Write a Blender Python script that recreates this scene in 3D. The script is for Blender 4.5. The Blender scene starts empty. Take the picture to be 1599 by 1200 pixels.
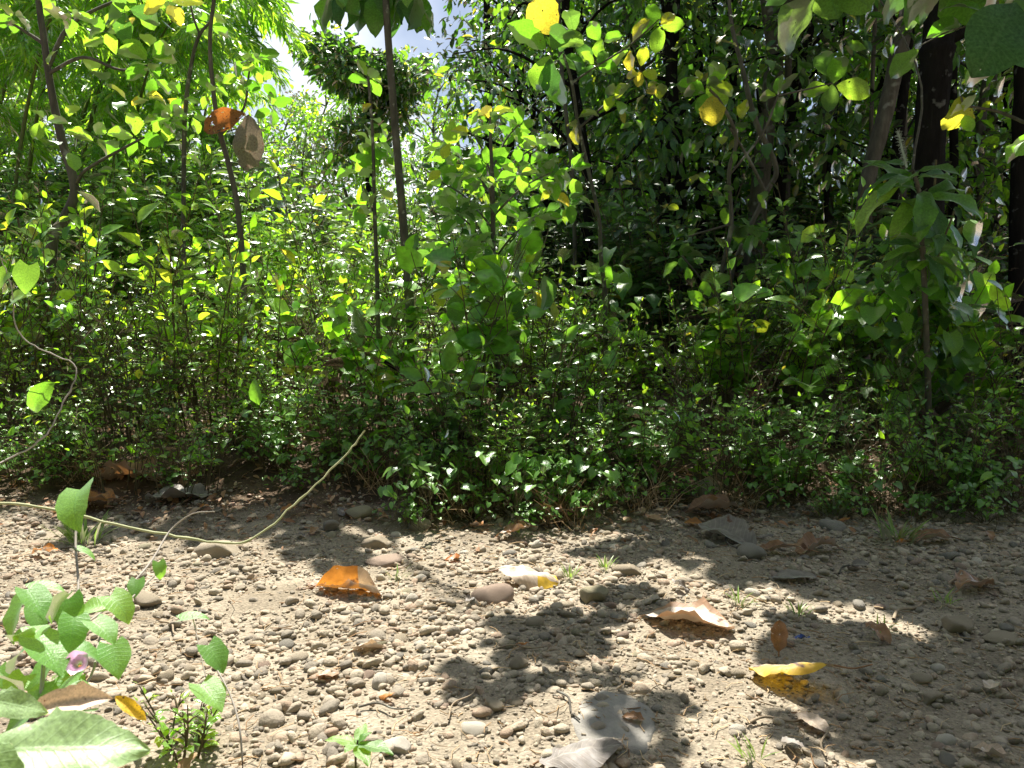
import bpy, math, random
import numpy as np
from mathutils import Vector, Matrix

R = math.radians
rng = np.random.default_rng(7)
random.seed(7)
scene = bpy.context.scene
COL = scene.collection

# ------------------------------------------------------------------ camera
F = 1200.0                       # focal length in photograph pixels (1599 x 1200)
CAM_H, PITCH = 1.0, R(5.0)
cam_d = bpy.data.cameras.new('camera')
cam = bpy.data.objects.new('camera', cam_d)
COL.objects.link(cam)
cam.location = (0, 0, CAM_H)
cam.rotation_euler = (R(90) - PITCH, 0, 0)
cam_d.sensor_width = 36
cam_d.lens = 36 * F / 1599
cam_d.clip_start, cam_d.clip_end = 0.02, 600
cam_d.dof.use_dof = True
cam_d.dof.focus_distance = 3.6
cam_d.dof.aperture_fstop = 12
scene.camera = cam

# ------------------------------------------------------------------ light
SUN_EL, SUN_AZ = R(63), R(-10)   # azimuth measured from straight ahead, left negative
SUN = Vector((math.sin(SUN_AZ) * math.cos(SUN_EL), math.cos(SUN_AZ) * math.cos(SUN_EL), math.sin(SUN_EL)))
world = bpy.data.worlds.new('World')
scene.world = world
world.use_nodes = True
wn = world.node_tree.nodes
sky = wn.new('ShaderNodeTexSky')
sky.sky_type = 'NISHITA'
sky.sun_disc = False
sky.sun_elevation, sky.sun_rotation = SUN_EL, SUN_AZ
sky.dust_density = 2.0
bg = wn['Background']
bg.inputs['Strength'].default_value = 0.05
# broken bright clouds over the whole dome
wl = world.node_tree.links.new
wtc, wmp, wnz, wmr, wmx = (wn.new(k) for k in ('ShaderNodeTexCoord', 'ShaderNodeMapping', 'ShaderNodeTexNoise', 'ShaderNodeMapRange', 'ShaderNodeMix'))
wmp.inputs['Location'].default_value = (9.2, 6.3, 5.2)
wnz.inputs['Scale'].default_value, wnz.inputs['Detail'].default_value = 1.7, 6
wmr.inputs[1].default_value, wmr.inputs[2].default_value = .54, .68
wmx.data_type = 'RGBA'
wmx.inputs[7].default_value = (13, 13.2, 13.8, 1)
wl(wtc.outputs['Generated'], wmp.inputs[0]); wl(wmp.outputs[0], wnz.inputs['Vector']); wl(wnz.outputs[0], wmr.inputs[0])
wl(wmr.outputs[0], wmx.inputs[0]); wl(sky.outputs[0], wmx.inputs[6]); wl(wmx.outputs[2], bg.inputs[0])
sun_d = bpy.data.lights.new('sun', 'SUN')
sun_d.energy, sun_d.angle, sun_d.color = 5.0, R(0.55), (1.0, 0.955, 0.88)
sun = bpy.data.objects.new('sun', sun_d)
COL.objects.link(sun)
sun.rotation_euler = SUN.to_track_quat('Z', 'Y').to_euler()
scene.view_settings.view_transform = 'Standard'
scene.view_settings.look = 'None'
scene.view_settings.gamma = 1
scene.view_settings.exposure = 1.35
cy = scene.cycles
cy.max_bounces, cy.diffuse_bounces, cy.glossy_bounces, cy.transmission_bounces = 6, 4, 2, 4
cy.use_denoising = True
cy.denoiser = 'OPENIMAGEDENOISE'
cy.denoising_input_passes = 'RGB_ALBEDO_NORMAL'
cy.sample_clamp_indirect = 6

# ------------------------------------------------------------------ helpers
def hash2(ix, iy, s):
    n = (ix * 374761393 + iy * 668265263 + s * 1442695) & 0x7fffffff
    n = ((n ^ (n >> 13)) * 1274126177) & 0x7fffffff
    return ((n ^ (n >> 16)) & 0xffff) / 65535.0

def vnoise(x, y, s=0):
    x, y = np.asarray(x, float), np.asarray(y, float)
    ix, iy = np.floor(x).astype(np.int64), np.floor(y).astype(np.int64)
    fx, fy = x - ix, y - iy
    fx, fy = fx * fx * (3 - 2 * fx), fy * fy * (3 - 2 * fy)
    a, b = hash2(ix, iy, s), hash2(ix + 1, iy, s)
    c, d = hash2(ix, iy + 1, s), hash2(ix + 1, iy + 1, s)
    return (a + (b - a) * fx) * (1 - fy) + (c + (d - c) * fx) * fy

def verge_y(x):                  # where the gravel stops and the bank begins
    return 3.72 + 0.35 * (vnoise(np.asarray(x) * 0.8, 3.3, 5) - .5) + 0.12 * (vnoise(np.asarray(x) * 3.1, 9.3, 6) - .5)

def terrain(x, y):
    x, y = np.asarray(x, float), np.asarray(y, float)
    z = 0.05 * (vnoise(x * 1.1, y * 1.1, 1) - .5) + 0.03 * (vnoise(x * 3.7, y * 3.7, 2) - .5)
    near = np.clip((7 - np.hypot(x, y)) / 3, 0, 1)
    z = z + near * (0.014 * (vnoise(x * 13, y * 13, 3) - .5) + 0.008 * (vnoise(x * 31, y * 31, 4) - .5))
    t = np.clip((y - verge_y(x) + .1) / 1.2, 0, 1)
    z = z + 0.2 * t * t * (3 - 2 * t) + 0.02 * np.clip(y - 5, 0, 40)
    return z

def tz(x, y):
    return float(terrain(x, y))

CP, SP = math.cos(PITCH), math.sin(PITCH)
def ray(px, py):
    u, v = (px - 799.5) / F, (600 - py) / F
    return Vector((u, CP + v * SP, -SP + v * CP))

def at(px, py, Y):               # the point seen at a pixel of the photograph, Y metres ahead
    d = ray(px, py)
    return Vector((0, 0, CAM_H)) + d * (Y / d.y)

def on_ground(px, py):
    d = ray(px, py)
    Y = 3.0
    for _ in range(30):
        p = at(px, py, Y)
        z = tz(p.x, p.y)
        Y = Y * .4 + .6 * (z - CAM_H) * d.y / d.z
    p = at(px, py, Y)
    return Vector((p.x, p.y, tz(p.x, p.y)))

def px_of(x, y, z=0.3):
    dx, dy, dz = x, y, z - CAM_H
    depth = dy * CP - dz * SP
    return 799.5 + F * dx / max(depth, .1)

def mesh_np(name, verts, faces, mats=(), uv=None, smooth=True, fmat=None):
    """faces: list of equal-width int arrays (n,3) / (n,4)"""
    me = bpy.data.meshes.new(name)
    verts = np.asarray(verts, np.float32)
    if not isinstance(faces, list):
        faces = [faces]
    faces = [np.asarray(f, np.int32) for f in faces if len(f)]
    loops = np.concatenate([f.ravel() for f in faces])
    tot = np.concatenate([np.full(len(f), f.shape[1], np.int32) for f in faces])
    start = np.concatenate([[0], np.cumsum(tot)[:-1]]).astype(np.int32)
    me.vertices.add(len(verts)); me.vertices.foreach_set('co', verts.ravel())
    me.loops.add(len(loops)); me.loops.foreach_set('vertex_index', loops)
    me.polygons.add(len(tot)); me.polygons.foreach_set('loop_start', start)
    me.polygons.foreach_set('use_smooth', np.full(len(tot), smooth, bool))
    if fmat is not None:
        me.polygons.foreach_set('material_index', np.asarray(fmat, np.int32))
    if uv is not None:
        l = me.uv_layers.new(name='UVMap')
        l.data.foreach_set('uv', np.asarray(uv, np.float32)[loops].ravel())
    for m in mats:
        me.materials.append(m)
    me.update(calc_edges=True)
    me.validate()
    return me

def obj(name, me, parent=None, loc=None):
    o = bpy.data.objects.new(name, me)
    COL.objects.link(o)
    if parent is not None:
        o.parent = parent
    if loc is not None:
        o.location = loc
    return o

def tag(o, label=None, cat=None, group=None, kind=None):
    if label: o['label'] = label
    if cat: o['category'] = cat
    if group: o['group'] = group
    if kind: o['kind'] = kind
    return o

def thing(name, label, cat, loc=(0, 0, 0), rz=0, group=None):
    o = bpy.data.objects.new(name, None)
    o.empty_display_size = .1
    COL.objects.link(o)
    o.location = loc
    o.rotation_euler = (0, 0, rz)
    return tag(o, label, cat, group)

def copy_tree(o, parent=None):
    c = o.copy()
    COL.objects.link(c)
    if parent is not None:
        c.parent = parent
    for ch in list(o.children):
        copy_tree(ch, c)
    return c

class Geo:                       # gathers tubes into one mesh
    def __init__(s): s.v, s.f, s.n = [], [], 0
    def add(s, v, f):
        s.v.append(np.asarray(v)); s.f.append(np.asarray(f) + s.n); s.n += len(v)
    def tube(s, pts, radii, sides=4):
        v, f = tube(pts, radii, sides)
        s.add(v, f)
    def mesh(s, name, mats): return mesh_np(name, np.concatenate(s.v), [np.concatenate(s.f)], mats)

def tube(pts, radii, sides=6):
    P = np.asarray(pts, float)
    n = len(P)
    rad = np.broadcast_to(np.asarray(radii, float), (n,)) if np.ndim(radii) else np.full(n, radii)
    T = np.gradient(P, axis=0)
    T /= np.linalg.norm(T, axis=1, keepdims=True) + 1e-9
    ref = np.array([1.0, 0.2, 0]) if abs(T[:, 2]).mean() > .6 else np.array([0, 0.1, 1.0])
    A = np.cross(T, ref); A /= np.linalg.norm(A, axis=1, keepdims=True) + 1e-9
    B = np.cross(T, A)
    a = np.arange(sides) * 2 * math.pi / sides
    V = P[:, None] + rad[:, None, None] * (np.cos(a)[None, :, None] * A[:, None] + np.sin(a)[None, :, None] * B[:, None])
    i = np.arange(n - 1)[:, None] * sides
    j = np.arange(sides)[None]
    k = (j + 1) % sides
    Q = np.stack([i + j, i + k, i + sides + k, i + sides + j], -1).reshape(-1, 4)
    return V.reshape(-1, 3), Q

def spline(pts, m=6):            # Catmull-Rom through the points
    P = [np.asarray(p, float) for p in pts]
    P = [2 * P[0] - P[1]] + P + [2 * P[-1] - P[-2]]
    out = []
    for i in range(1, len(P) - 2):
        for t in np.arange(m) / m:
            a, b, c, d = P[i - 1:i + 3]
            out.append(.5 * (2 * b + (c - a) * t + (2 * a - 5 * b + 4 * c - d) * t * t + (3 * b - a - 3 * c + d) * t ** 3))
    out.append(P[-2])
    return np.array(out)

def nrm(a):
    return a / (np.linalg.norm(a, axis=-1, keepdims=True) + 1e-9)

# ------------------------------------------------------------------ leaves
def grid_leaf(kind, rows, cols, fold=.25, curl=.25, wave=0.0, seed=0, tipdroop=0.0):
    """unit-length leaf: x across, y along, z up; returns verts, quads, uv"""
    r = np.random.default_rng(seed)
    u = np.linspace(0, 1, rows)
    if kind == 'teak':    w = .31 * np.sin(np.pi * np.clip(u, 0, 1) ** .95) ** .7 * (1 + .35 * (u - .5))
    elif kind == 'ovate': w = .27 * np.sin(np.pi * u ** .72) ** .9
    elif kind == 'lance': w = .155 * np.sin(np.pi * u ** .85) ** .8
    elif kind == 'bamboo': w = .065 * np.sin(np.pi * u ** .6) ** .8
    elif kind == 'heart': w = .47 * np.sin(np.pi * (u * .9 + .1) ** .62) ** .85 * np.where(u < .12, .75 + u * 2, 1)
    else:                 w = .22 * np.sin(np.pi * u ** .9) ** .85
    w = np.maximum(w, 0.004)
    w[0] = max(w[0], .012) if kind != 'heart' else .3
    v = np.linspace(-1, 1, cols)
    U, V = np.meshgrid(u, v, indexing='ij')
    x = V * w[:, None] * (1 + (.06 * r.normal(size=(rows, 1)) if wave else 0))
    y = U.copy()
    if kind == 'heart':                       # lobes reach back beside the stalk
        y = y - .16 * np.abs(V) ** 1.2 * np.exp(-U * 6)
    z = fold * np.abs(x)
    if wave:
        ph = r.uniform(0, 6)
        z = z + wave * np.abs(V) ** 1.5 * np.sin(U * 13 + ph + 1.5 * np.sign(V)) + wave * .4 * np.sin(V * 4 + U * 5 + ph)
    ang = curl * U + tipdroop * U ** 3
    yy = np.cumsum(np.concatenate([[0], np.cos((ang[1:, 0] + ang[:-1, 0]) / 2) * np.diff(u)]))
    zz = np.cumsum(np.concatenate([[0], -np.sin((ang[1:, 0] + ang[:-1, 0]) / 2) * np.diff(u)]))
    nz, ny = np.cos(ang), np.sin(ang)
    Y = yy[:, None] + (y - U) + z * ny
    Z = zz[:, None] + z * nz
    verts = np.stack([x, Y, Z], -1).reshape(-1, 3)
    i = np.arange(rows - 1)[:, None] * cols
    j = np.arange(cols - 1)[None]
    q = np.stack([i + j, i + j + 1, i + cols + j + 1, i + cols + j], -1).reshape(-1, 4)
    uv = np.stack([U, V * .5 + .5], -1).reshape(-1, 2)
    return verts, q, uv

T_OVATE = grid_leaf('ovate', 5, 3, .35, .35)
T_OVATE2 = grid_leaf('ovate', 5, 3, .1, .8)
T_ELLIP = grid_leaf('ellip', 5, 3, .3, .5)
T_HEART = grid_leaf('heart', 5, 3, .25, .4)
T_LANCE = grid_leaf('lance', 5, 3, .3, .6)
T_BAMBOO = grid_leaf('bamboo', 4, 3, .3, .5)

def batch(tmpl, pos, d, up, L, W=1.0):
    """one vertex block per leaf"""
    V, Q, UV = tmpl
    pos, d, up = np.asarray(pos, float), nrm(np.asarray(d, float)), np.asarray(up, float)
    n = len(pos)
    L = np.broadcast_to(L, (n,)); W = np.broadcast_to(W, (n,))
    side = nrm(np.cross(d, up))
    nn = np.cross(side, d)
    v = pos[:, None] + (V[None, :, 0, None] * (L * W)[:, None, None]) * side[:, None] + V[None, :, 1, None] * L[:, None, None] * d[:, None] + V[None, :, 2, None] * L[:, None, None] * nn[:, None]
    q = Q[None] + (np.arange(n) * len(V))[:, None, None]
    return v.reshape(-1, 3), q.reshape(-1, 4), np.tile(UV, (n, 1))

def leaves_mesh(name, parts, mat):
    vs, qs, us, n = [], [], [], 0
    for v, q, u in parts:
        vs.append(v); qs.append(q + n); us.append(u); n += len(v)
    return mesh_np(name, np.concatenate(vs), [np.concatenate(qs)], [mat], np.concatenate(us))

# ------------------------------------------------------------------ materials
def new_mat(name):
    m = bpy.data.materials.new(name)
    m.use_nodes = True
    nt = m.node_tree
    nt.nodes.clear()
    return m, nt, nt.nodes.new, nt.links.new

def ramp(nt, stops, interp='LINEAR'):
    n = nt.nodes.new('ShaderNodeValToRGB')
    n.color_ramp.interpolation = interp
    e = n.color_ramp.elements
    while len(e) < len(stops): e.new(.5)
    for k, (p, c) in zip(e, stops):
        k.position = p
        k.color = (*c, 1)
    return n

def leaf_mat(name, dif, tra, gloss=.35, rough=.38, veins=18.0, vein_amt=.35, scorch=0.0, holes=0.0):
    """dif / tra: colour stops over a random number that belongs to each leaf"""
    m, nt, N, Lk = new_mat(name)
    geo, oi = N('ShaderNodeNewGeometry'), N('ShaderNodeObjectInfo')
    add = N('ShaderNodeMath'); add.operation = 'ADD'
    Lk(geo.outputs['Random Per Island'], add.inputs[0]); Lk(oi.outputs['Random'], add.inputs[1])
    fr = N('ShaderNodeMath'); fr.operation = 'FRACT'; Lk(add.outputs[0], fr.inputs[0])
    rd, rt = ramp(nt, dif), ramp(nt, tra)
    Lk(fr.outputs[0], rd.inputs[0]); Lk(fr.outputs[0], rt.inputs[0])
    uvn = N('ShaderNodeUVMap')
    sep = N('ShaderNodeSeparateXYZ'); Lk(uvn.outputs[0], sep.inputs[0])
    c = N('ShaderNodeMath'); c.operation = 'SUBTRACT'; Lk(sep.outputs[1], c.inputs[0]); c.inputs[1].default_value = .5
    ab = N('ShaderNodeMath'); ab.operation = 'ABSOLUTE'; Lk(c.outputs[0], ab.inputs[0])
    sl = N('ShaderNodeMath'); sl.operation = 'MULTIPLY_ADD'; Lk(ab.outputs[0], sl.inputs[0]); sl.inputs[1].default_value = -.35; Lk(sep.outputs[0], sl.inputs[2])
    mu = N('ShaderNodeMath'); mu.operation = 'MULTIPLY'; Lk(sl.outputs[0], mu.inputs[0]); mu.inputs[1].default_value = veins
    f2 = N('ShaderNodeMath'); f2.operation = 'PINGPONG'; Lk(mu.outputs[0], f2.inputs[0]); f2.inputs[1].default_value = .5
    vr = N('ShaderNodeMapRange'); Lk(f2.outputs[0], vr.inputs[0]); vr.inputs[1].default_value = 0; vr.inputs[2].default_value = .13; vr.inputs[3].default_value = 1; vr.inputs[4].default_value = 0
    mr = N('ShaderNodeMapRange'); Lk(ab.outputs[0], mr.inputs[0]); mr.inputs[1].default_value = .012; mr.inputs[2].default_value = .04; mr.inputs[3].default_value = 1; mr.inputs[4].default_value = 0
    mx = N('ShaderNodeMath'); mx.operation = 'MAXIMUM'; Lk(vr.outputs[0], mx.inputs[0]); Lk(mr.outputs[0], mx.inputs[1])
    va = N('ShaderNodeMath'); va.operation = 'MULTIPLY'; Lk(mx.outputs[0], va.inputs[0]); va.inputs[1].default_value = vein_amt
    nz = N('ShaderNodeTexNoise'); nz.inputs['Scale'].default_value = 30; nz.inputs['Detail'].default_value = 3
    tc = N('ShaderNodeTexCoord'); Lk(tc.outputs['Object'], nz.inputs['Vector'])
    nr = N('ShaderNodeMapRange'); Lk(nz.outputs[0], nr.inputs[0]); nr.inputs[1].default_value = .3; nr.inputs[2].default_value = .7; nr.inputs[3].default_value = .72; nr.inputs[4].default_value = 1.2
    def chain(src, vein_col):
        a = N('ShaderNodeMix'); a.data_type = 'RGBA'; Lk(va.outputs[0], a.inputs[0]); Lk(src, a.inputs[6]); a.inputs[7].default_value = (*vein_col, 1)
        b = N('ShaderNodeVectorMath'); b.operation = 'SCALE'; Lk(a.outputs[2], b.inputs[0]); Lk(nr.outputs[0], b.inputs['Scale'])
        out = b.outputs[0]
        if scorch:
            z2 = N('ShaderNodeTexNoise'); z2.inputs['Scale'].default_value = 14; z2.inputs['Detail'].default_value = 4; Lk(tc.outputs['Object'], z2.inputs['Vector'])
            r2 = N('ShaderNodeMapRange'); Lk(z2.outputs[0], r2.inputs[0]); r2.inputs[1].default_value = .68 - scorch; r2.inputs[2].default_value = .74 - scorch
            s = N('ShaderNodeMix'); s.data_type = 'RGBA'; Lk(r2.outputs[0], s.inputs[0]); Lk(out, s.inputs[6]); s.inputs[7].default_value = (.07, .03, .012, 1)
            out = s.outputs[2]
        return out
    d, t, ads = N('ShaderNodeBsdfDiffuse'), N('ShaderNodeBsdfTranslucent'), N('ShaderNodeAddShader')
    mid_d = dif[len(dif) // 2][1]
    Lk(chain(rd.outputs[0], tuple(min(1, k * 1.5 + .015) for k in mid_d)), d.inputs[0])
    Lk(chain(rt.outputs[0], tuple(k * .55 for k in tra[len(tra) // 2][1])), t.inputs[0])
    Lk(d.outputs[0], ads.inputs[0]); Lk(t.outputs[0], ads.inputs[1])
    g = N('ShaderNodeBsdfGlossy'); g.inputs['Roughness'].default_value = rough
    bump = N('ShaderNodeBump'); bump.inputs['Strength'].default_value = .35; bump.inputs['Distance'].default_value = .002
    hs = N('ShaderNodeMath'); hs.operation = 'ADD'; Lk(va.outputs[0], hs.inputs[0]); Lk(nz.outputs[0], hs.inputs[1])
    Lk(hs.outputs[0], bump.inputs['Height'])
    Lk(bump.outputs[0], g.inputs['Normal']); Lk(bump.outputs[0], d.inputs['Normal'])
    fn = N('ShaderNodeFresnel'); fn.inputs['IOR'].default_value = 1.42
    fm = N('ShaderNodeMath'); fm.operation = 'MULTIPLY'; Lk(fn.outputs[0], fm.inputs[0]); fm.inputs[1].default_value = gloss / .35 * .9
    fm.use_clamp = True
    ms = N('ShaderNodeMixShader'); Lk(fm.outputs[0], ms.inputs[0]); Lk(ads.outputs[0], ms.inputs[1]); Lk(g.outputs[0], ms.inputs[2])
    res = ms.outputs[0]
    if holes:                                  # eaten holes and ragged nicks
        off = N('ShaderNodeVectorMath'); off.operation = 'ADD'
        sc = N('ShaderNodeMath'); sc.operation = 'MULTIPLY'; Lk(oi.outputs['Random'], sc.inputs[0]); sc.inputs[1].default_value = 37
        Lk(uvn.outputs[0], off.inputs[0]); Lk(sc.outputs[0], off.inputs[1])
        hn = N('ShaderNodeTexNoise'); hn.inputs['Scale'].default_value = 8; hn.inputs['Detail'].default_value = 1.5; Lk(off.outputs[0], hn.inputs['Vector'])
        gt = N('ShaderNodeMath'); gt.operation = 'GREATER_THAN'; Lk(hn.outputs[0], gt.inputs[0]); gt.inputs[1].default_value = .78 - holes
        tr = N('ShaderNodeBsdfTransparent')
        hm = N('ShaderNodeMixShader'); Lk(gt.outputs[0], hm.inputs[0]); Lk(res, hm.inputs[1]); Lk(tr.outputs[0], hm.inputs[2])
        res = hm.outputs[0]
    o = N('ShaderNodeOutputMaterial'); Lk(res, o.inputs[0])
    return m

def rough_mat(name, stops, scale=6.0, detail=6, bump=.4, bdist=.01, rough=.9, stretch=(1, 1, 1), spots=None, per_island=0.0, spec=.2):
    m, nt, N, Lk = new_mat(name)
    tc = N('ShaderNodeTexCoord')
    mp = N('ShaderNodeMapping'); mp.inputs['Scale'].default_value = stretch; Lk(tc.outputs['Object'], mp.inputs[0])
    nz = N('ShaderNodeTexNoise'); nz.inputs['Scale'].default_value = scale; nz.inputs['Detail'].default_value = detail; nz.inputs['Roughness'].default_value = .65
    Lk(mp.outputs[0], nz.inputs['Vector'])
    fac = nz.outputs[0]
    oi = N('ShaderNodeObjectInfo')
    if per_island:
        geo = N('ShaderNodeNewGeometry')
        a = N('ShaderNodeMath'); a.operation = 'ADD'; Lk(geo.outputs['Random Per Island'], a.inputs[0]); Lk(oi.outputs['Random'], a.inputs[1])
        fr = N('ShaderNodeMath'); fr.operation = 'FRACT'; Lk(a.outputs[0], fr.inputs[0])
        mm = N('ShaderNodeMix'); mm.inputs[0].default_value = per_island; Lk(fac, mm.inputs[2]); Lk(fr.outputs[0], mm.inputs[3])
        fac = mm.outputs[0]
    rp = ramp(nt, stops); Lk(fac, rp.inputs[0])
    col = rp.outputs[0]
    if spots:
        z = N('ShaderNodeTexNoise'); z.inputs['Scale'].default_value = spots[0]; z.inputs['Detail'].default_value = 3; Lk(tc.outputs['Object'], z.inputs['Vector'])
        r = N('ShaderNodeMapRange'); Lk(z.outputs[0], r.inputs[0]); r.inputs[1].default_value = spots[1]; r.inputs[2].default_value = spots[1] + .08
        mx = N('ShaderNodeMix'); mx.data_type = 'RGBA'; Lk(r.outputs[0], mx.inputs[0]); Lk(col, mx.inputs[6]); mx.inputs[7].default_value = (*spots[2], 1)
        col = mx.outputs[2]
    p = N('ShaderNodeBsdfPrincipled'); Lk(col, p.inputs['Base Color']); p.inputs['Roughness'].default_value = rough
    p.inputs['Specular IOR Level'].default_value = spec
    b = N('ShaderNodeBump'); b.inputs['Strength'].default_value = bump; b.inputs['Distance'].default_value = bdist; Lk(nz.outputs[0], b.inputs['Height']); Lk(b.outputs[0], p.inputs['Normal'])
    o = N('ShaderNodeOutputMaterial'); Lk(p.outputs[0], o.inputs[0])
    return m

M = {}
M['weed'] = leaf_mat('weed_leaf', [(0, (.055, .12, .022)), (.5, (.075, .155, .026)), (.95, (.095, .18, .03)), (1, (.16, .13, .03))],
                     [(0, (.15, .39, .012)), (.5, (.26, .57, .016)), (.94, (.44, .62, .025)), (1, (.5, .42, .03))], gloss=.5, rough=.22, veins=10)
M['weed_pale'] = leaf_mat('pale_weed_leaf', [(0, (.06, .125, .025)), (.5, (.08, .15, .03)), (.93, (.10, .165, .035)), (1, (.2, .16, .03))],
                          [(0, (.22, .48, .012)), (.5, (.37, .65, .018)), (.95, (.52, .68, .03)), (1, (.6, .48, .03))], gloss=.48, rough=.22, veins=10)
M['creeper'] = leaf_mat('creeper_leaf', [(0, (.05, .115, .025)), (.6, (.07, .15, .032)), (1, (.09, .17, .035))],
                        [(0, (.13, .30, .015)), (.6, (.19, .40, .02)), (1, (.3, .48, .03))], gloss=.45, rough=.27, veins=8)
M['dark'] = leaf_mat('forest_leaf', [(0, (.022, .055, .016)), (.6, (.035, .075, .02)), (.95, (.05, .09, .025)), (1, (.16, .12, .03))],
                     [(0, (.04, .12, .01)), (.55, (.085, .22, .012)), (.9, (.22, .42, .02)), (1, (.5, .42, .03))], gloss=.45, rough=.27, veins=8)
M['bamboo'] = leaf_mat('bamboo_leaf', [(0, (.05, .11, .022)), (.6, (.075, .145, .03)), (1, (.12, .16, .04))],
                       [(0, (.19, .43, .015)), (.6, (.32, .60, .02)), (1, (.48, .62, .04))], gloss=.3, rough=.4, veins=0, vein_amt=.1)
M['sapling'] = leaf_mat('sapling_leaf', [(0, (.05, .10, .02)), (.7, (.07, .14, .025)), (1, (.11, .16, .03))],
                        [(0, (.10, .27, .012)), (.6, (.18, .39, .02)), (1, (.30, .46, .03))], gloss=.35, rough=.38, veins=16, vein_amt=.4, scorch=.01, holes=.04)
M['yellow'] = leaf_mat('yellowing_leaf', [(0, (.10, .15, .02)), (.6, (.16, .17, .025)), (1, (.24, .18, .03))],
                       [(0, (.28, .40, .02)), (.6, (.40, .42, .025)), (1, (.52, .38, .03))], gloss=.3, rough=.42, veins=16, vein_amt=.35, scorch=.05, holes=.08)
M['broad_dark'] = leaf_mat('broad_dark_leaf', [(0, (.035, .075, .03)), (.7, (.045, .095, .035)), (1, (.06, .11, .03))],
                           [(0, (.05, .13, .02)), (.6, (.08, .19, .02)), (1, (.17, .28, .03))], gloss=.16, rough=.45, veins=16, vein_amt=.45, holes=.05)
M['vine_leaf'] = leaf_mat('vine_leaf', [(0, (.05, .125, .03)), (.6, (.065, .15, .038)), (1, (.085, .18, .04))],
                          [(0, (.14, .30, .03)), (.6, (.2, .38, .03)), (1, (.3, .46, .04))], gloss=.35, rough=.4, veins=9, vein_amt=.4)
M['dead_orange'] = leaf_mat('orange_dead_leaf', [(0, (.24, .11, .035)), (.5, (.30, .145, .04)), (1, (.26, .10, .03))], [(0, (.30, .11, .015)), (.5, (.36, .14, .015)), (1, (.32, .10, .015))], gloss=.25, rough=.5, veins=14, vein_amt=.4, scorch=.1, holes=.03)
M['dead_yellow'] = leaf_mat('yellow_dead_leaf', [(0, (.40, .27, .03)), (1, (.43, .28, .03))], [(0, (.42, .26, .012)), (1, (.45, .28, .012))], gloss=.25, rough=.5, veins=14, vein_amt=.3, scorch=.08)
M['dead_pale'] = leaf_mat('pale_dead_leaf', [(0, (.42, .34, .25)), (.5, (.46, .37, .28)), (1, (.36, .28, .2))], [(0, (.16, .1, .05)), (1, (.16, .1, .05))], gloss=.3, rough=.45, veins=14, vein_amt=.5, scorch=.04)
M['dead_brown'] = leaf_mat('brown_dead_leaf', [(0, (.17, .10, .055)), (.5, (.22, .13, .07)), (1, (.27, .17, .10))], [(0, (.14, .06, .02)), (1, (.16, .07, .02))], gloss=.25, rough=.5, veins=14, vein_amt=.5, scorch=.06, holes=.08)
M['dead_grey'] = leaf_mat('grey_dead_leaf', [(0, (.15, .13, .11)), (1, (.20, .175, .145))], [(0, (.06, .045, .03)), (1, (.06, .045, .03))], gloss=.3, rough=.5, veins=14, vein_amt=.5, scorch=.04)
M['dead_hang'] = leaf_mat('hanging_dead_leaf', [(0, (.15, .06, .02)), (1, (.18, .075, .025))], [(0, (.22, .065, .012)), (1, (.25, .08, .015))], gloss=.2, rough=.5, veins=14, vein_amt=.4, scorch=.09, holes=.1)
M['bark_dark'] = rough_mat('dark_bark', [(.3, (.008, .007, .0065)), (.6, (.017, .015, .0135)), (.8, (.036, .032, .028))], 9, bump=1, bdist=.03, stretch=(1.6, 1.6, .35), spots=(11, .63, (.10, .097, .09)), spec=.04)
M['bark_grey'] = rough_mat('grey_bark', [(.3, (.06, .052, .042)), (.55, (.12, .105, .085)), (.8, (.2, .18, .15))], 9, bump=.9, bdist=.025, stretch=(1.6, 1.6, .4), spots=(6, .62, (.26, .25, .22)))
M['bark_sapling'] = rough_mat('sapling_bark', [(.3, (.055, .05, .04)), (.6, (.115, .105, .085)), (.8, (.19, .175, .145))], 25, bump=.7, bdist=.008, stretch=(1, 1, .3), spots=(18, .6, (.27, .27, .23)))
M['stem'] = rough_mat('weed_stem', [(.3, (.07, .06, .03)), (.7, (.14, .11, .06))], 20, bump=.2, bdist=.002)
M['vine_stem'] = rough_mat('vine_stem', [(.3, (.28, .3, .14)), (.7, (.42, .42, .24))], 30, bump=.2, bdist=.001, rough=.6)
M['vine_grey'] = rough_mat('grey_vine_stem', [(.3, (.25, .22, .18)), (.7, (.4, .36, .31))], 30, bump=.3, bdist=.001, rough=.7)
M['culm'] = rough_mat('bamboo_culm', [(.3, (.09, .11, .03)), (.7, (.17, .18, .06))], 8, bump=.1, bdist=.002, rough=.5)
M['twig'] = rough_mat('dry_twig', [(.3, (.2, .15, .1)), (.7, (.36, .29, .2))], 30, bump=.4, bdist=.002)
M['straw'] = rough_mat('dry_straw', [(0, (.22, .12, .06)), (.5, (.38, .26, .14)), (1, (.55, .43, .27))], 8, bump=.1, per_island=.85)
M['scrap'] = leaf_mat('leaf_scrap', [(0, (.13, .065, .035)), (.4, (.22, .11, .055)), (.8, (.33, .2, .11)), (1, (.45, .36, .24))], [(0, (.12, .05, .015)), (1, (.2, .1, .03))], gloss=.2, rough=.6, veins=8)
stone_stops = {
 'tan': [(.25, (.25, .205, .14)), (.5, (.33, .275, .195)), (.75, (.41, .35, .26))],
 'grey': [(.25, (.19, .172, .14)), (.5, (.26, .237, .195)), (.75, (.33, .305, .255))],
 'pale': [(.25, (.42, .37, .29)), (.5, (.52, .47, .38)), (.75, (.6, .55, .46))],
 'reddish brown': [(.25, (.22, .155, .115)), (.5, (.30, .225, .17)), (.75, (.38, .30, .23))],
 'olive': [(.25, (.19, .17, .10)), (.5, (.28, .25, .16)), (.75, (.37, .33, .23))]}
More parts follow.
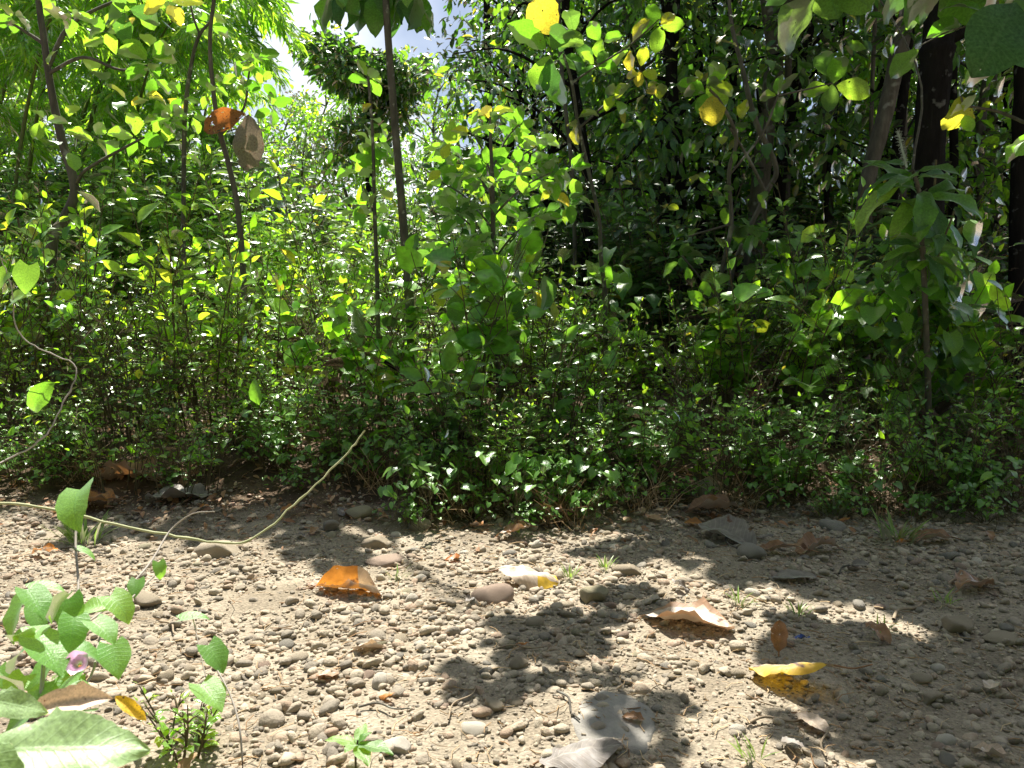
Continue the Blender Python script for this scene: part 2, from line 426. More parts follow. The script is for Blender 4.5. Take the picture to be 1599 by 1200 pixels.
for k, s in stone_stops.items():
    M['stone_' + k] = rough_mat(k.replace(' ', '_') + '_stone', s, 70, bump=.8, bdist=.006, rough=.9, spots=(60, .66, (.42, .36, .27)), per_island=.3)
M['gravel'] = rough_mat('gravel', [(0, (.11, .1, .085)), (.2, (.23, .2, .155)), (.45, (.35, .295, .22)), (.7, (.42, .36, .265)), (.82, (.30, .215, .15)), (.9, (.48, .425, .33)), (1, (.58, .53, .44))], 85, bump=.9, bdist=.006, per_island=.72)
M['grass'] = leaf_mat('grass_blade', [(0, (.06, .12, .02)), (1, (.11, .16, .04))], [(0, (.16, .3, .03)), (1, (.3, .4, .06))], veins=0, vein_amt=.1)

def ground_mat():
    m, nt, N, Lk = new_mat('dusty_track_and_forest_soil')
    tc = N('ShaderNodeTexCoord')
    n1 = N('ShaderNodeTexNoise'); n1.inputs['Scale'].default_value = 3; n1.inputs['Detail'].default_value = 8; Lk(tc.outputs['Object'], n1.inputs[0])
    n2 = N('ShaderNodeTexNoise'); n2.inputs['Scale'].default_value = 90; n2.inputs['Detail'].default_value = 5; Lk(tc.outputs['Object'], n2.inputs[0])
    vo = N('ShaderNodeTexVoronoi'); vo.inputs['Scale'].default_value = 120; Lk(tc.outputs['Object'], vo.inputs[0])
    r1 = ramp(nt, [(.3, (.22, .182, .13)), (.55, (.32, .272, .2)), (.75, (.41, .355, .27))]); Lk(n1.outputs[0], r1.inputs[0])
    r2 = ramp(nt, [(.3, (.5, .5, .5)), (.6, (1, 1, 1)), (.8, (1.0, 1.0, 1.0))]); Lk(n2.outputs[0], r2.inputs[0])
    mx = N('ShaderNodeMix'); mx.data_type = 'RGBA'; mx.blend_type = 'MULTIPLY'; mx.inputs[0].default_value = .8; Lk(r1.outputs[0], mx.inputs[6]); Lk(r2.outputs[0], mx.inputs[7])
    soil = ramp(nt, [(.3, (.05, .035, .022)), (.55, (.10, .07, .045)), (.75, (.16, .115, .075))]); Lk(n1.outputs[0], soil.inputs[0])
    at_ = N('ShaderNodeAttribute'); at_.attribute_name = 'soil'
    m2 = N('ShaderNodeMix'); m2.data_type = 'RGBA'; Lk(at_.outputs['Fac'], m2.inputs[0]); Lk(mx.outputs[2], m2.inputs[6]); Lk(soil.outputs[0], m2.inputs[7])
    p = N('ShaderNodeBsdfPrincipled'); Lk(m2.outputs[2], p.inputs['Base Color']); p.inputs['Roughness'].default_value = .95; p.inputs['Specular IOR Level'].default_value = .1
    ad = N('ShaderNodeMath'); ad.operation = 'ADD'; Lk(n2.outputs[0], ad.inputs[0]); Lk(vo.outputs[0], ad.inputs[1])
    b = N('ShaderNodeBump'); b.inputs['Strength'].default_value = .7; b.inputs['Distance'].default_value = .006; Lk(ad.outputs[0], b.inputs['Height']); Lk(b.outputs[0], p.inputs['Normal'])
    o = N('ShaderNodeOutputMaterial'); Lk(p.outputs[0], o.inputs[0])
    return m

# ------------------------------------------------------------------ ground
def build_ground():
    def axis(lo, hi, step, far_lo, far_hi, n):
        mid = np.arange(lo, hi, step)
        a = lo - np.geomspace(step, lo - far_lo, n)[::-1]
        b = mid[-1] + np.geomspace(step, far_hi - mid[-1], n)
        return np.concatenate([a, mid, b])
    xs = axis(-3.6, 3.6, .022, -160, 160, 34)
    ys = axis(1.1, 4.6, .022, -60, 260, 34)
    X, Y = np.meshgrid(xs, ys)
    Z = terrain(X, Y)
    v = np.stack([X, Y, Z], -1).reshape(-1, 3)
    nx, ny = len(xs), len(ys)
    i = np.arange(ny - 1)[:, None] * nx; j = np.arange(nx - 1)[None]
    q = np.stack([i + j, i + j + 1, i + nx + j + 1, i + nx + j], -1).reshape(-1, 4)
    me = mesh_np('ground', v, [q], [ground_mat()])
    a = me.attributes.new('soil', 'FLOAT', 'POINT')
    s = np.clip((Y - verge_y(X) + .12 + .35 * (vnoise(X * 5, Y * 5, 8) - .5)) / .3, 0, 1)
    a.data.foreach_set('value', s.ravel().astype(np.float32))
    tag(obj('ground', me), 'gravel track running into a soft soil bank under the forest', 'ground', kind='structure')
build_ground()

# ------------------------------------------------------------------ stones
def ico(sub):
    import bmesh
    bm = bmesh.new()
    bmesh.ops.create_icosphere(bm, subdivisions=sub, radius=1)
    v = np.array([x.co[:] for x in bm.verts]); f = np.array([[x.index for x in g.verts] for g in bm.faces])
    bm.free()
    return v, f
ICO1, ICO2, ICO3 = ico(1), ico(2), ico(3)

def stone_shape(base, seed, angular):
    r = np.random.default_rng(seed)
    v = base[0].copy()
    for _ in range(6 + angular * 7):                     # chop with planes for flats and corners
        n = nrm(r.normal(size=3)); d = r.uniform(.5, .88) if angular else r.uniform(.72, .97)
        h = v @ n
        v = v - np.clip(h - d, 0, None)[:, None] * n * (.92 if angular else .6)
    v += .10 * np.sin(v[:, [1, 2, 0]] * r.uniform(1.5, 3, 3) + r.uniform(0, 6, 3))
    v += r.normal(size=v.shape) * .022
    v *= np.array([1, r.uniform(.65, .9), r.uniform(.42, .68)])
    return v

def rot_z(v, a):
    c, s = math.cos(a), math.sin(a)
    return v @ np.array([[c, s, 0], [-s, c, 0], [0, 0, 1]])

def in_view_road(n, pad=.5, y0=1.15):
    ys = np.sqrt(rng.uniform(y0 ** 2, 4.15 ** 2, n))
    xs = rng.uniform(-1, 1, n) * (ys * .68 + pad)
    return xs, ys

def random_rots(n, tilt=.5):
    a = rng.uniform(0, 2 * math.pi, n); b = rng.normal(0, tilt, n); c = rng.normal(0, tilt, n)
    ca, sa, cb, sb, cc, sc = np.cos(a), np.sin(a), np.cos(b), np.sin(b), np.cos(c), np.sin(c)
    Rz = np.zeros((n, 3, 3)); Rz[:, 0, 0] = ca; Rz[:, 0, 1] = -sa; Rz[:, 1, 0] = sa; Rz[:, 1, 1] = ca; Rz[:, 2, 2] = 1
    Rx = np.zeros((n, 3, 3)); Rx[:, 0, 0] = 1; Rx[:, 1, 1] = cb; Rx[:, 1, 2] = -sb; Rx[:, 2, 1] = sb; Rx[:, 2, 2] = cb
    Ry = np.zeros((n, 3, 3)); Ry[:, 1, 1] = 1; Ry[:, 0, 0] = cc; Ry[:, 0, 2] = sc; Ry[:, 2, 0] = -sc; Ry[:, 2, 2] = cc
    return Rz @ Rx @ Ry

def scatter_stones(name, base, n, rmin, rmax, power, nshape, cover):
    xs, ys = in_view_road(n)
    dens = vnoise(xs * 2.3, ys * 2.3, 21) * .6 + vnoise(xs * 6, ys * 6, 22) * .4
    keep = (rng.uniform(0, 1, n) < np.clip((dens - cover) * 6, .22, 1)) & ((ys < verge_y(xs) + .15 + .3 * rng.normal(size=n)))
    xs, ys = xs[keep], ys[keep]
    n = len(xs)
    r = (rmin + (rmax - rmin) * rng.uniform(0, 1, n) ** power) * (.75 + .7 * vnoise(xs * 1.7, ys * 1.7, 24))
    z = terrain(xs, ys) + r * rng.uniform(-.3, .42, n)
    RT = random_rots(n, .35)
    which = rng.integers(0, nshape, n)
    V, Fc, tot = [], [], 0
    for k in range(nshape):
        ii = np.where(which == k)[0]
        sv = stone_shape(base, 100 + k, 0 if k % 5 == 0 else 1)
        v = np.einsum('nij,vj->nvi', RT[ii], sv) * r[ii, None, None] + np.stack([xs, ys, z], -1)[ii][:, None]
        V.append(v.reshape(-1, 3)); Fc.append((base[1][None] + (np.arange(len(ii)) * len(sv))[:, None, None] + tot).reshape(-1, 3))
        tot += len(ii) * len(sv)
    o = obj(name, mesh_np(name, np.concatenate(V), [np.concatenate(Fc)], [M['gravel']]))
    tag(o, {'gravel': 'loose pebbles packed over the dusty track', 'grit': 'fine broken grit between the pebbles of the track'}[name], 'gravel', kind='stuff')
scatter_stones('gravel', ICO2, 16500, .0078, .025, 2.1, 15, .27)
scatter_stones('grit', ICO1, 44000, .0025, .0105, 1.7, 10, .1)

LAND = []                          # landmarks on the track for the wording of labels
def landmark(p, words): LAND.append((p.x, p.y, words))

stone_meshes = {}
def stone_mesh(colour, k):
    if (colour, k) not in stone_meshes:
        stone_meshes[colour, k] = mesh_np('stone', stone_shape(ICO3 if k > 90 else ICO2, 300 + k, 1 if k > 92 else k % 2), [(ICO3 if k > 90 else ICO2)[1]], [M['stone_' + colour]])
    return stone_meshes[colour, k]

def stone(px, py, w, colour, label, k, flat=1.0, rz=0.0):
    """py is the pixel row of the stone's foot, w its width in pixels"""
    g = on_ground(px, py - w * .16)
    s = w / F * g.y / 2 * 1.03
    o = obj('stone', stone_mesh(colour, k), None, (g.x, g.y, g.z + s * .16 * flat))
    o.scale = (s, s, s * flat)
    o.rotation_euler = (rng.normal(0, .08), rng.normal(0, .08), rz)
    tag(o, label, 'stone', 'stones on the track')
    taken.append((g.x, g.y, s))
    return o
taken = []

stone(345, 882, 76, 'tan', 'smooth tan oval cobble under the arching vine tendril', 91, .9, .1)
stone(770, 948, 64, 'reddish brown', 'brown rounded rock just left of the pale curled dead leaf', 92, 1.3, .3)
stone(600, 892, 66, 'reddish brown', 'flat reddish rock behind the orange dead leaf', 93, .8, .1)
stone(515, 832, 38, 'grey', 'grey boulder at the shaded bank foot right of the vine tendril', 94, 1.2)
stone(1492, 992, 54, 'tan', 'angular pitted tan rock on the right of the track', 95, 1.2, .5)
stone(1172, 880, 52, 'grey', 'dark round stone lying under the shaded blue-grey dead leaf', 96, 1.5)
stone(1108, 780, 46, 'olive', 'round mossy brown stone among weeds at the bank foot', 97, 1.7)
stone(1230, 1012, 26, 'reddish brown', 'small brown stone behind the yellow dead leaf', 98, 1.1)
stone(1152, 1146, 28, 'pale', 'pale egg-shaped pebble below the yellow dead leaf', 98, 1.2)
stone(1450, 1100, 48, 'tan', 'round tan cobble in shade right of the yellow dead leaf', 94, 1.0)
stone(925, 945, 56, 'olive', 'lumpy olive rock right of the pale curled dead leaf', 95, 1.1, 1.0)
stone(985, 905, 54, 'tan', 'long flat tan stone above the wide pale dead leaf', 91, .7)
stone(655, 830, 36, 'tan', 'tan round stone at the bank foot left of the creepers', 92, 1.3)
stone(560, 812, 44, 'olive', 'large olive boulder half hidden at the bank foot', 93, 1.2)
stone(590, 862, 50, 'tan', 'broad tan cobble just in front of the bank foot', 91, .9)
stone(1480, 880, 40, 'grey', 'grey stone in deep shade on the far right of the track', 94, 1.1)
stone(230, 950, 48, 'tan', 'tan stone behind the heart-shaped vine leaves', 95, 1.1)
stone(1300, 832, 38, 'grey', 'grey stone at the shaded bank foot below the leaning trunk', 92, 1.3)
stone(1560, 1010, 58, 'tan', 'long low tan rock at the right edge of the track', 93, .8)
stone(770, 1112, 36, 'tan', 'tan squarish stone left of the flat grey slab', 95, 1.3)
stone(740, 1150, 44, 'pale', 'pale knobbly stone at the bottom middle of the track', 92, 1.1)
stone(620, 1180, 56, 'pale', 'pale flat stone at the bottom edge left of middle', 91, .8)

# a flat slab, half buried
def slab():
    g = on_ground(958, 1128)
    n = 40
    a = np.linspace(0, 2 * math.pi, n, endpoint=False)
    rad = 1 + .10 * np.sin(2 * a + .4) + .05 * np.sin(5 * a + 1) + .03 * np.sin(9 * a) + .035 * np.random.default_rng(5).normal(size=n)
    rings = [(0, .0), (.3, .001), (.6, -.001), (.85, -.002), (.96, -.005), (1.02, -.014), (1.05, -.05)]
    V = [[0, 0, .0072]]
    for rr, z in rings[1:]:
        for i in range(n):
            V.append([.105 * rr * rad[i] * math.cos(a[i]), .135 * rr * rad[i] * math.sin(a[i]), z + .006 + .002 * math.sin(3 * a[i]) * rr ** 2])
    V = np.array(V)
    Fq = [[1 + k * n + i, 1 + (k + 1) * n + i, 1 + (k + 1) * n + (i + 1) % n, 1 + k * n + (i + 1) % n] for k in range(len(rings) - 2) for i in range(n)]
    Ft = [[0, 1 + i, 1 + (i + 1) % n] for i in range(n)]
    m = rough_mat('slab_stone', [(.3, (.16, .15, .13)), (.5, (.25, .235, .205)), (.7, (.34, .315, .27))], 11, bump=1, bdist=.012, spots=(22, .62, (.30, .255, .185)))
    o = obj('stone_slab', mesh_np('stone_slab', V, [np.array(Fq), np.array(Ft)], [m]), None, (g.x, g.y, g.z + .001))
    o.rotation_euler = (R(4), 0, .2)
    tag(o, 'smooth flat grey stone slab half buried at the bottom of the track', 'stone slab')
    landmark(g, 'the flat grey slab')
    taken.append((g.x, g.y, .12))
slab()

# ------------------------------------------------------------------ dead leaves on the track
def dead_leaf(kind, seed, roll, crumple, curl, cols=9, rows=15, wave=.02):
    v, q, uv = grid_leaf(kind, rows, cols, .12, curl, wave, seed)
    r = np.random.default_rng(seed)
    W = np.abs(v[:, 0]).max()
    if abs(roll) > 1e-6:                                   # roll the two edges up or over
        th = v[:, 0] / W * roll
        v[:, 2] += W / roll * (1 - np.cos(th))
        v[:, 0] = W / roll * np.sin(th)
    ph = r.uniform(0, 6, 6)
    v[:, 2] += crumple * (np.sin(v[:, 0] * 17 + ph[0] + v[:, 1] * 9) + .8 * np.sin(v[:, 1] * 21 + ph[1]) * np.sin(v[:, 0] * 9 + ph[2]) + .5 * np.sin(v[:, 1] * 37 - v[:, 0] * 31 + ph[3]))
    v[:, 0] += crumple * .5 * np.sin(v[:, 1] * 19 + ph[4])
    v[:, 1] -= .5
    return v, q, uv

def leaf_on_ground(px, py, w, mat, label, kind='teak', roll=.8, crumple=.02, curl=.5, rz=0.0, tilt=(0, 0), lift=.0, seed=0, stalk=None, rim=None, name='dead_leaf', words=None):
    g = on_ground(px, py)
    L = w / F * g.y
    v, q, uv = dead_leaf(kind, seed, roll, crumple, curl)
    fm = None
    mats = [M[mat]]
    if rim:                                               # part of the blade in another colour, once for a sunlit tip
        mats.append(M[rim[0]])
        cu = uv[q].mean(1)
        fm = np.array([1 if rim[1](c[0], c[1]) else 0 for c in cu])
    Rm = Matrix.Rotation(rz, 3, 'Z') @ Matrix.Rotation(tilt[0], 3, 'X') @ Matrix.Rotation(tilt[1], 3, 'Y')
    vv = (v * L) @ np.array(Rm).T
    z0 = np.percentile(vv[:, 2], 4)
    t = thing(name, label, 'dead leaf', g + Vector((0, 0, lift - z0 + .012)), 0, 'dead leaves on the track')
    obj('blade', mesh_np('blade', vv, [q], mats, uv, fmat=fm), t)
    b = vv[np.argmin(v[:, 1] + np.abs(v[:, 0]))]
    dirv = np.array(Rm @ Vector((0, -1, 0)))
    sl = stalk or .18
    p = [b, b + dirv * L * sl * .5 + np.array([0, 0, -.004]), b + dirv * L * sl + np.array([0, 0, .012 if stalk else -.008])]
    tv, tq = tube(spline(p, 4), np.linspace(.003, .002, 9), 5)
    obj('stalk', mesh_np('stalk', tv, [tq], [M['dead_brown']]), t)
    if words: landmark(g, words)
    taken.append((g.x, g.y, L * .3))
    return t

leaf_on_ground(548, 930, 112, 'dead_orange', 'curled orange-brown dead leaf with its sunlit upturned tip painted pale on the gravel', roll=1.25, crumple=.018, curl=.5, rz=R(-88), tilt=(R(6), R(-52)), seed=1,
               rim=('dead_pale', lambda u, v: u > .66 and v > .35), words='the curled orange dead leaf')  # sunlight on the tip is put into the colour as a pale part
leaf_on_ground(826, 918, 100, 'dead_pale', 'pale corrugated dead leaf arched over the gravel with a yellow edge', roll=-1.2, crumple=.02, curl=.5, rz=R(-98), tilt=(R(4), R(14)), seed=2,
               rim=('dead_yellow', lambda u, v: u > .62 and (v > .6 or v < .3)), words='the pale arched dead leaf')
leaf_on_ground(1072, 978, 150, 'dead_pale', 'wide pinkish beige dead leaf with rolled brown edges on open gravel', roll=.9, crumple=.018, curl=.25, rz=R(-112), tilt=(R(8), R(-8)), seed=3,
               rim=('dead_brown', lambda u, v: v < .14 or v > .9 or u > .93), words='the wide beige dead leaf')
leaf_on_ground(1232, 1066, 132, 'dead_yellow', 'bright yellow dead leaf folded like a tent with a long stalk', roll=-1.35, crumple=.012, curl=.3, rz=R(68), tilt=(R(-4), R(22)), seed=4, stalk=.42, words='the yellow dead leaf')
leaf_on_ground(576, 1020, 52, 'dead_pale', 'small white curled dead leaf left of centre on sunlit gravel', roll=1.0, crumple=.02, curl=.3, rz=R(-70), tilt=(R(5), R(-25)), seed=5, words='the small white dead leaf')
leaf_on_ground(905, 1192, 140, 'dead_grey', 'grey-brown veined dead leaf below the flat slab at the bottom edge', roll=-.8, crumple=.015, curl=.3, rz=R(-80), tilt=(R(16), R(0)), seed=6)
leaf_on_ground(1135, 845, 115, 'dead_grey', 'blue-grey dead leaf tilted against a round stone in shade', roll=.5, crumple=.02, curl=.3, rz=R(35), tilt=(R(14), R(-8)), seed=7, words='the shaded grey dead leaf')
leaf_on_ground(1110, 812, 85, 'dead_brown', 'crumpled maroon dead leaf behind the blue-grey one at the bank foot', roll=1.2, crumple=.035, curl=.5, rz=R(80), tilt=(R(5), 0), seed=8, lift=.02)
leaf_on_ground(1275, 865, 85, 'dead_brown', 'crumpled light brown dead leaf in half shade at the right bank foot', roll=1.3, crumple=.045, curl=.6, rz=R(110), tilt=(R(10), R(10)), seed=9)
leaf_on_ground(1215, 868, 90, 'dead_brown', 'long dark brown dead leaf lying between the grey leaf and crumpled one', kind='lance', roll=.9, crumple=.03, curl=.3, rz=R(75), seed=10)
leaf_on_ground(1240, 908, 70, 'dead_grey', 'flat bluish grey dead leaf at the edge of the shade', roll=.3, crumple=.012, curl=.1, rz=R(85), seed=11)
leaf_on_ground(282, 782, 105, 'dead_grey', 'dark slate-coloured dead leaf on the left bank foot', roll=.5, crumple=.03, curl=.3, rz=R(100), tilt=(R(12), 0), seed=12)
leaf_on_ground(205, 752, 120, 'dead_brown', 'big crumpled brown dead leaf on the left bank', roll=1.0, crumple=.045, curl=.5, rz=R(80), tilt=(R(14), R(10)), seed=13)
leaf_on_ground(1520, 922, 85, 'dead_brown', 'tattered brown dead leaf in shade near the right edge', roll=.8, crumple=.045, curl=.3, rz=R(-60), seed=14)
leaf_on_ground(1216, 1022, 50, 'dead_brown', 'small dark dead leaf standing upright behind the yellow one', roll=1.1, crumple=.03, curl=.2, rz=R(-20), tilt=(R(70), 0), seed=15)
leaf_on_ground(1268, 1140, 62, 'dead_pale', 'pale bleached dead leaf lying below the yellow one', roll=.4, crumple=.02, curl=.2, rz=R(-150), seed=16)
leaf_on_ground(1450, 850, 70, 'dead_brown', 'brown curled dead leaf in deep shade on the right gravel', kind='ovate', roll=1.2, crumple=.03, curl=.3, rz=R(85), seed=17)
leaf_on_ground(70, 872, 60, 'dead_orange', 'thin orange dead leaf on the left gravel behind the vines', kind='lance', roll=1.3, crumple=.03, curl=.3, rz=R(70), seed=18)
leaf_on_ground(850, 815, 80, 'dead_brown', 'rusty dead leaf on the soil at the foot of the central creepers', roll=.9, crumple=.04, curl=.4, rz=R(60), seed=19)
leaf_on_ground(800, 842, 60, 'dead_brown', 'small rusty dead leaf on the gravel edge below the central creepers', kind='ovate', roll=.9, crumple=.04, curl=.4, rz=R(100), seed=20)
leaf_on_ground(140, 795, 80, 'dead_orange', 'light tan dead leaf on the sunny left gravel edge', roll=.9, crumple=.04, curl=.4, rz=R(100), seed=21)

# twigs
def twig(px, py, px2, py2, r, label, mat='twig', lift=.01):
    a, b = on_ground(px, py), on_ground(px2, py2)
    a.z += lift; b.z += lift
    d = b - a
    side = Vector((-d.y, d.x, 0)) * .08
    pts = [a, a + d * .35 + side + Vector((0, 0, .006)), a + d * .7 - side * .4, b]
    pts = [p - a for p in pts]
    v, q = tube(spline(pts, 4), np.linspace(r, r * .6, 13), 6)
    o = obj('twig', mesh_np('twig', v, [q], [M[mat]]), None, a)
    tag(o, label, 'twig', 'twigs on the track')
twig(1165, 1137, 1262, 1128, .004, 'pale bent twig pointing at the egg-shaped pebble')
twig(1278, 1125, 1290, 1188, .004, 'thin straw-coloured twig running down from the bleached leaf')
twig(1100, 820, 1160, 865, .004, 'dark twig across the shaded grey dead leaf', 'bark_sapling')
twig(870, 1085, 905, 1130, .0035, 'curved brown twig left of the flat slab', 'bark_sapling')
twig(1395, 972, 1440, 945, .006, 'short grey stick left of the pitted rock')
twig(1480, 918, 1530, 905, .006, 'straight pale stick in shade near the right edge')
twig(95, 860, 170, 868, .004, 'reddish twig on the left gravel', 'bark_sapling')
twig(600, 800, 660, 818, .005, 'brown stick at the bank foot beside the olive boulder', 'bark_sapling')
twig(700, 1130, 745, 1075, .0025, 'dry grass stalk on dusty ground at bottom middle')
twig(770, 1020, 850, 1015, .003, 'flat dry stalk in the middle of the shadow patch')
twig(250, 975, 285, 1000, .004, 'short brown stick behind the left vine leaves')
twig(560, 1110, 640, 1112, .003, 'thin dark stalk on dusty ground left of middle', 'bark_sapling')
twig(500, 950, 470, 985, .0025, 'thin pale stalk left of the orange dead leaf')
twig(1310, 900, 1350, 880, .004, 'dark stick on the shaded gravel below the leaning trunk', 'bark_sapling')
# a scrap of blue wrapper
def wrapper():
    g = on_ground(1250, 1003)
    v, q, uv = dead_leaf('lance', 44, .8, .06, .4)
    m, nt, N, Lk = new_mat('blue_plastic')
    p = N('ShaderNodeBsdfPrincipled'); p.inputs['Base Color'].default_value = (.04, .08, .28, 1); p.inputs['Roughness'].default_value = .3
    o_ = N('ShaderNodeOutputMaterial'); Lk(p.outputs[0], o_.inputs[0])
    o = obj('wrapper_scrap', mesh_np('wrapper_scrap', rot_z(v * .055, 1.1), [q], [m]), None, g + Vector((0, 0, .018)))
    tag(o, 'torn blue plastic scrap behind the yellow dead leaf', 'litter')
wrapper()

# smaller fallen leaves
def small_leaves():
    seen, words = set(), {'dead_brown': 'brown', 'dead_grey': 'greyish', 'dead_orange': 'rusty', 'dead_pale': 'bleached'}
    n = 0
    while n < 46:
        y = random.choice([random.uniform(1.6, 3.4), random.uniform(3.3, 4.0), random.uniform(3.3, 4.0)]); x = random.uniform(-1, 1) * y * .66
        mat = random.choice(['dead_brown', 'dead_brown', 'dead_grey', 'dead_orange', 'dead_pale'])
        L = random.uniform(.045, .10)
        lab = f"{'small' if L < .07 else 'medium'} {words[mat]} fallen leaf {near_words(x, y)}"
        if lab in seen: continue
        seen.add(lab); n += 1
        v, q, uv = dead_leaf(random.choice(['ovate', 'ellip', 'teak']), 500 + n, random.uniform(.5, 1.6) * random.choice((-1, 1, 1)), random.uniform(.02, .06), random.uniform(.1, .7), 7, 11)
        v = rot_z(v * L, random.uniform(0, 6.28))
        o = obj('fallen_leaf', mesh_np('fallen_leaf', v, [q], [M[mat]], uv), None, (x, y, tz(x, y) + .012 - np.percentile(v[:, 2], 6)))
        o.rotation_euler = (random.gauss(0, .15), random.gauss(0, .15), 0)
        tag(o, lab, 'dead leaf', 'small fallen leaves')
# countable stones: the largest loose ones
def near_words(x, y):
    d, lx, ly, w = min((math.hypot(x - a, y - b), a, b, w) for a, b, w in LAND)
    if d < .28: rel = 'beside'
    elif abs(y - ly) > abs(x - lx): rel = 'behind' if y > ly else 'in front of'
    else: rel = 'left of' if x < lx else 'right of'
    return f'{rel} {w}'
def loose_stones():
    cols = list(stone_stops)
    wts = [.36, .26, .16, .12, .10]
    seen, used_stone = 0, set()
    while seen < 278:
        y = math.sqrt(random.uniform(1.35 ** 2, 4.0 ** 2)); x = random.uniform(-1, 1) * (y * .66 + .05)
        if y > float(verge_y(x)) + .05: continue
        s = .017 + .018 * random.random() ** 2.2 + (.012 if y > 3.2 and random.random() < .4 else 0)
        if any(math.hypot(x - a, y - b) < c * .8 + s for a, b, c in taken): continue
        if vnoise(x * 2.3, y * 2.3, 21) < .3 and random.random() < .7: continue
        size = 'small' if s < .021 else 'medium' if s < .030 else 'large'
        for _ in range(9):
            colour = random.choices(cols, wts)[0]
            k = random.randrange(14)
            lab = f"{size} {'angular' if k % 2 else 'rounded'} {colour} stone {near_words(x, y)}"
            if lab not in used_stone: break
        else: continue
        used_stone.add(lab)
        flat = random.choice([.85, 1.0, 1.25])
        o = obj('stone', stone_mesh(colour, k), None, (x, y, tz(x, y) + s * random.uniform(.0, .25) * flat))
        o.scale = (s, s * random.uniform(.85, 1.15), s * flat)
        o.rotation_euler = (random.gauss(0, .2), random.gauss(0, .2), random.uniform(0, 6.28))
        tag(o, lab, 'stone', 'stones on the track')
        taken.append((x, y, s))
        seen += 1
loose_stones()
small_leaves()

# ------------------------------------------------------------------ litter, straw, grass
def litter():
    n = 7500
    ys = rng.uniform(3.0, 6.2, n); xs = rng.uniform(-1, 1, n) * (ys * .7 + .4)
    dd = ys - verge_y(xs)
    keep = rng.uniform(0, 1, n) < np.clip(1.0 - np.abs(dd - .15) / np.where(dd > 0, 3.0, .55), 0, 1) * np.where(dd < 0, np.clip((vnoise(xs * 1.4, ys * 1.4, 31) - .35) * 4, .05, 1), 1)
    xs, ys = xs[keep], ys[keep]; n = len(xs)
    z = terrain(xs, ys) + rng.uniform(.004, .03, n)
    a = rng.uniform(0, 6.28, n)
    d = np.stack([np.cos(a), np.sin(a), rng.normal(0, .25, n)], -1)
    up = np.stack([rng.normal(0, .35, n), rng.normal(0, .35, n), np.ones(n)], -1)
    me = leaves_mesh('leaf_litter', [batch(T_OVATE2, np.stack([xs, ys, z], -1), d, up, rng.uniform(.015, .05, n) + .06 * rng.uniform(0, 1, n) ** 4, rng.uniform(.5, 1, n))], M['scrap'])
    tag(obj('leaf_litter', me), 'brown leaf scraps carpeting the bank foot', 'leaf litter', kind='stuff')
    g = Geo()
    n = 2600
    ys = rng.uniform(1.4, 4.4, n); xs = rng.uniform(-1, 1, n) * (ys * .68 + .2)
    for x, y in zip(xs, ys):
        L = rng.uniform(.015, .075); a = rng.uniform(0, 6.28); z = tz(x, y) + rng.uniform(.004, .016)
        d = np.array([math.cos(a), math.sin(a), rng.normal(0, .12)]) * L
        p = np.array([x, y, z])
        g.tube([p, p + d * .5 + np.array([-d[1], d[0], .05 * L]) * .15, p + d], rng.uniform(.0006, .0018), 3)
    tag(obj('straw_litter', g.mesh('straw_litter', [M['straw']])), 'dry straw bits scattered over the gravel', 'straw', kind='stuff')
litter()

def grass_mesh(seed, n, h, spread):
    r = np.random.default_rng(seed)
    a = r.uniform(0, 6.28, n); rad = r.uniform(0, spread, n)
    pos = np.stack([np.cos(a) * rad, np.sin(a) * rad, np.zeros(n)], -1)
    tilt = r.uniform(.1, .9, n); b = a + r.normal(0, .6, n)
    d = np.stack([np.cos(b) * np.sin(tilt), np.sin(b) * np.sin(tilt), np.cos(tilt)], -1)
    up = np.stack([-np.cos(b) * np.cos(tilt), -np.sin(b) * np.cos(tilt), np.sin(tilt)], -1)
    return leaves_mesh('blades', [batch(T_BAMBOO, pos, d, up, h * r.uniform(.5, 1, n), .8)], M['grass'])
GR = [grass_mesh(k, 14, .08, .03) for k in range(3)] + [grass_mesh(9 + k, 45, .16, .08) for k in range(2)]
for px, py, k, lab in [(1245, 965, 0, 'tiny green grass sprout right of the wide beige dead leaf'), (1155, 945, 1, 'tiny grass sprout above the wide beige dead leaf'),
                       (1375, 990, 2, 'small grass sprout left of the pitted rock'), (1180, 1190, 0, 'small grass sprout at the bottom edge right of the slab'),
                       (890, 905, 1, 'seedling sprout beside the pale arched dead leaf'), (1400, 845, 3, 'grass tuft in shade on the right gravel edge'),
                       (1475, 945, 2, 'thin grass sprout beside the stick near the right edge'), (620, 905, 0, 'small grass sprout right of the orange dead leaf'),
                       (130, 850, 3, 'grass tuft behind the left vine leaves'), (1300, 805, 4, 'grass tuft at the bank foot below the leaning trunk'), (945, 890, 1, 'tiny seedling between the olive rock and flat tan stone')]:
    o = obj('grass_tuft', GR[k], None, on_ground(px, py))
    o.rotation_euler = (0, 0, random.uniform(0, 6))
    tag(o, lab, 'grass', 'grass sprouts on the track')

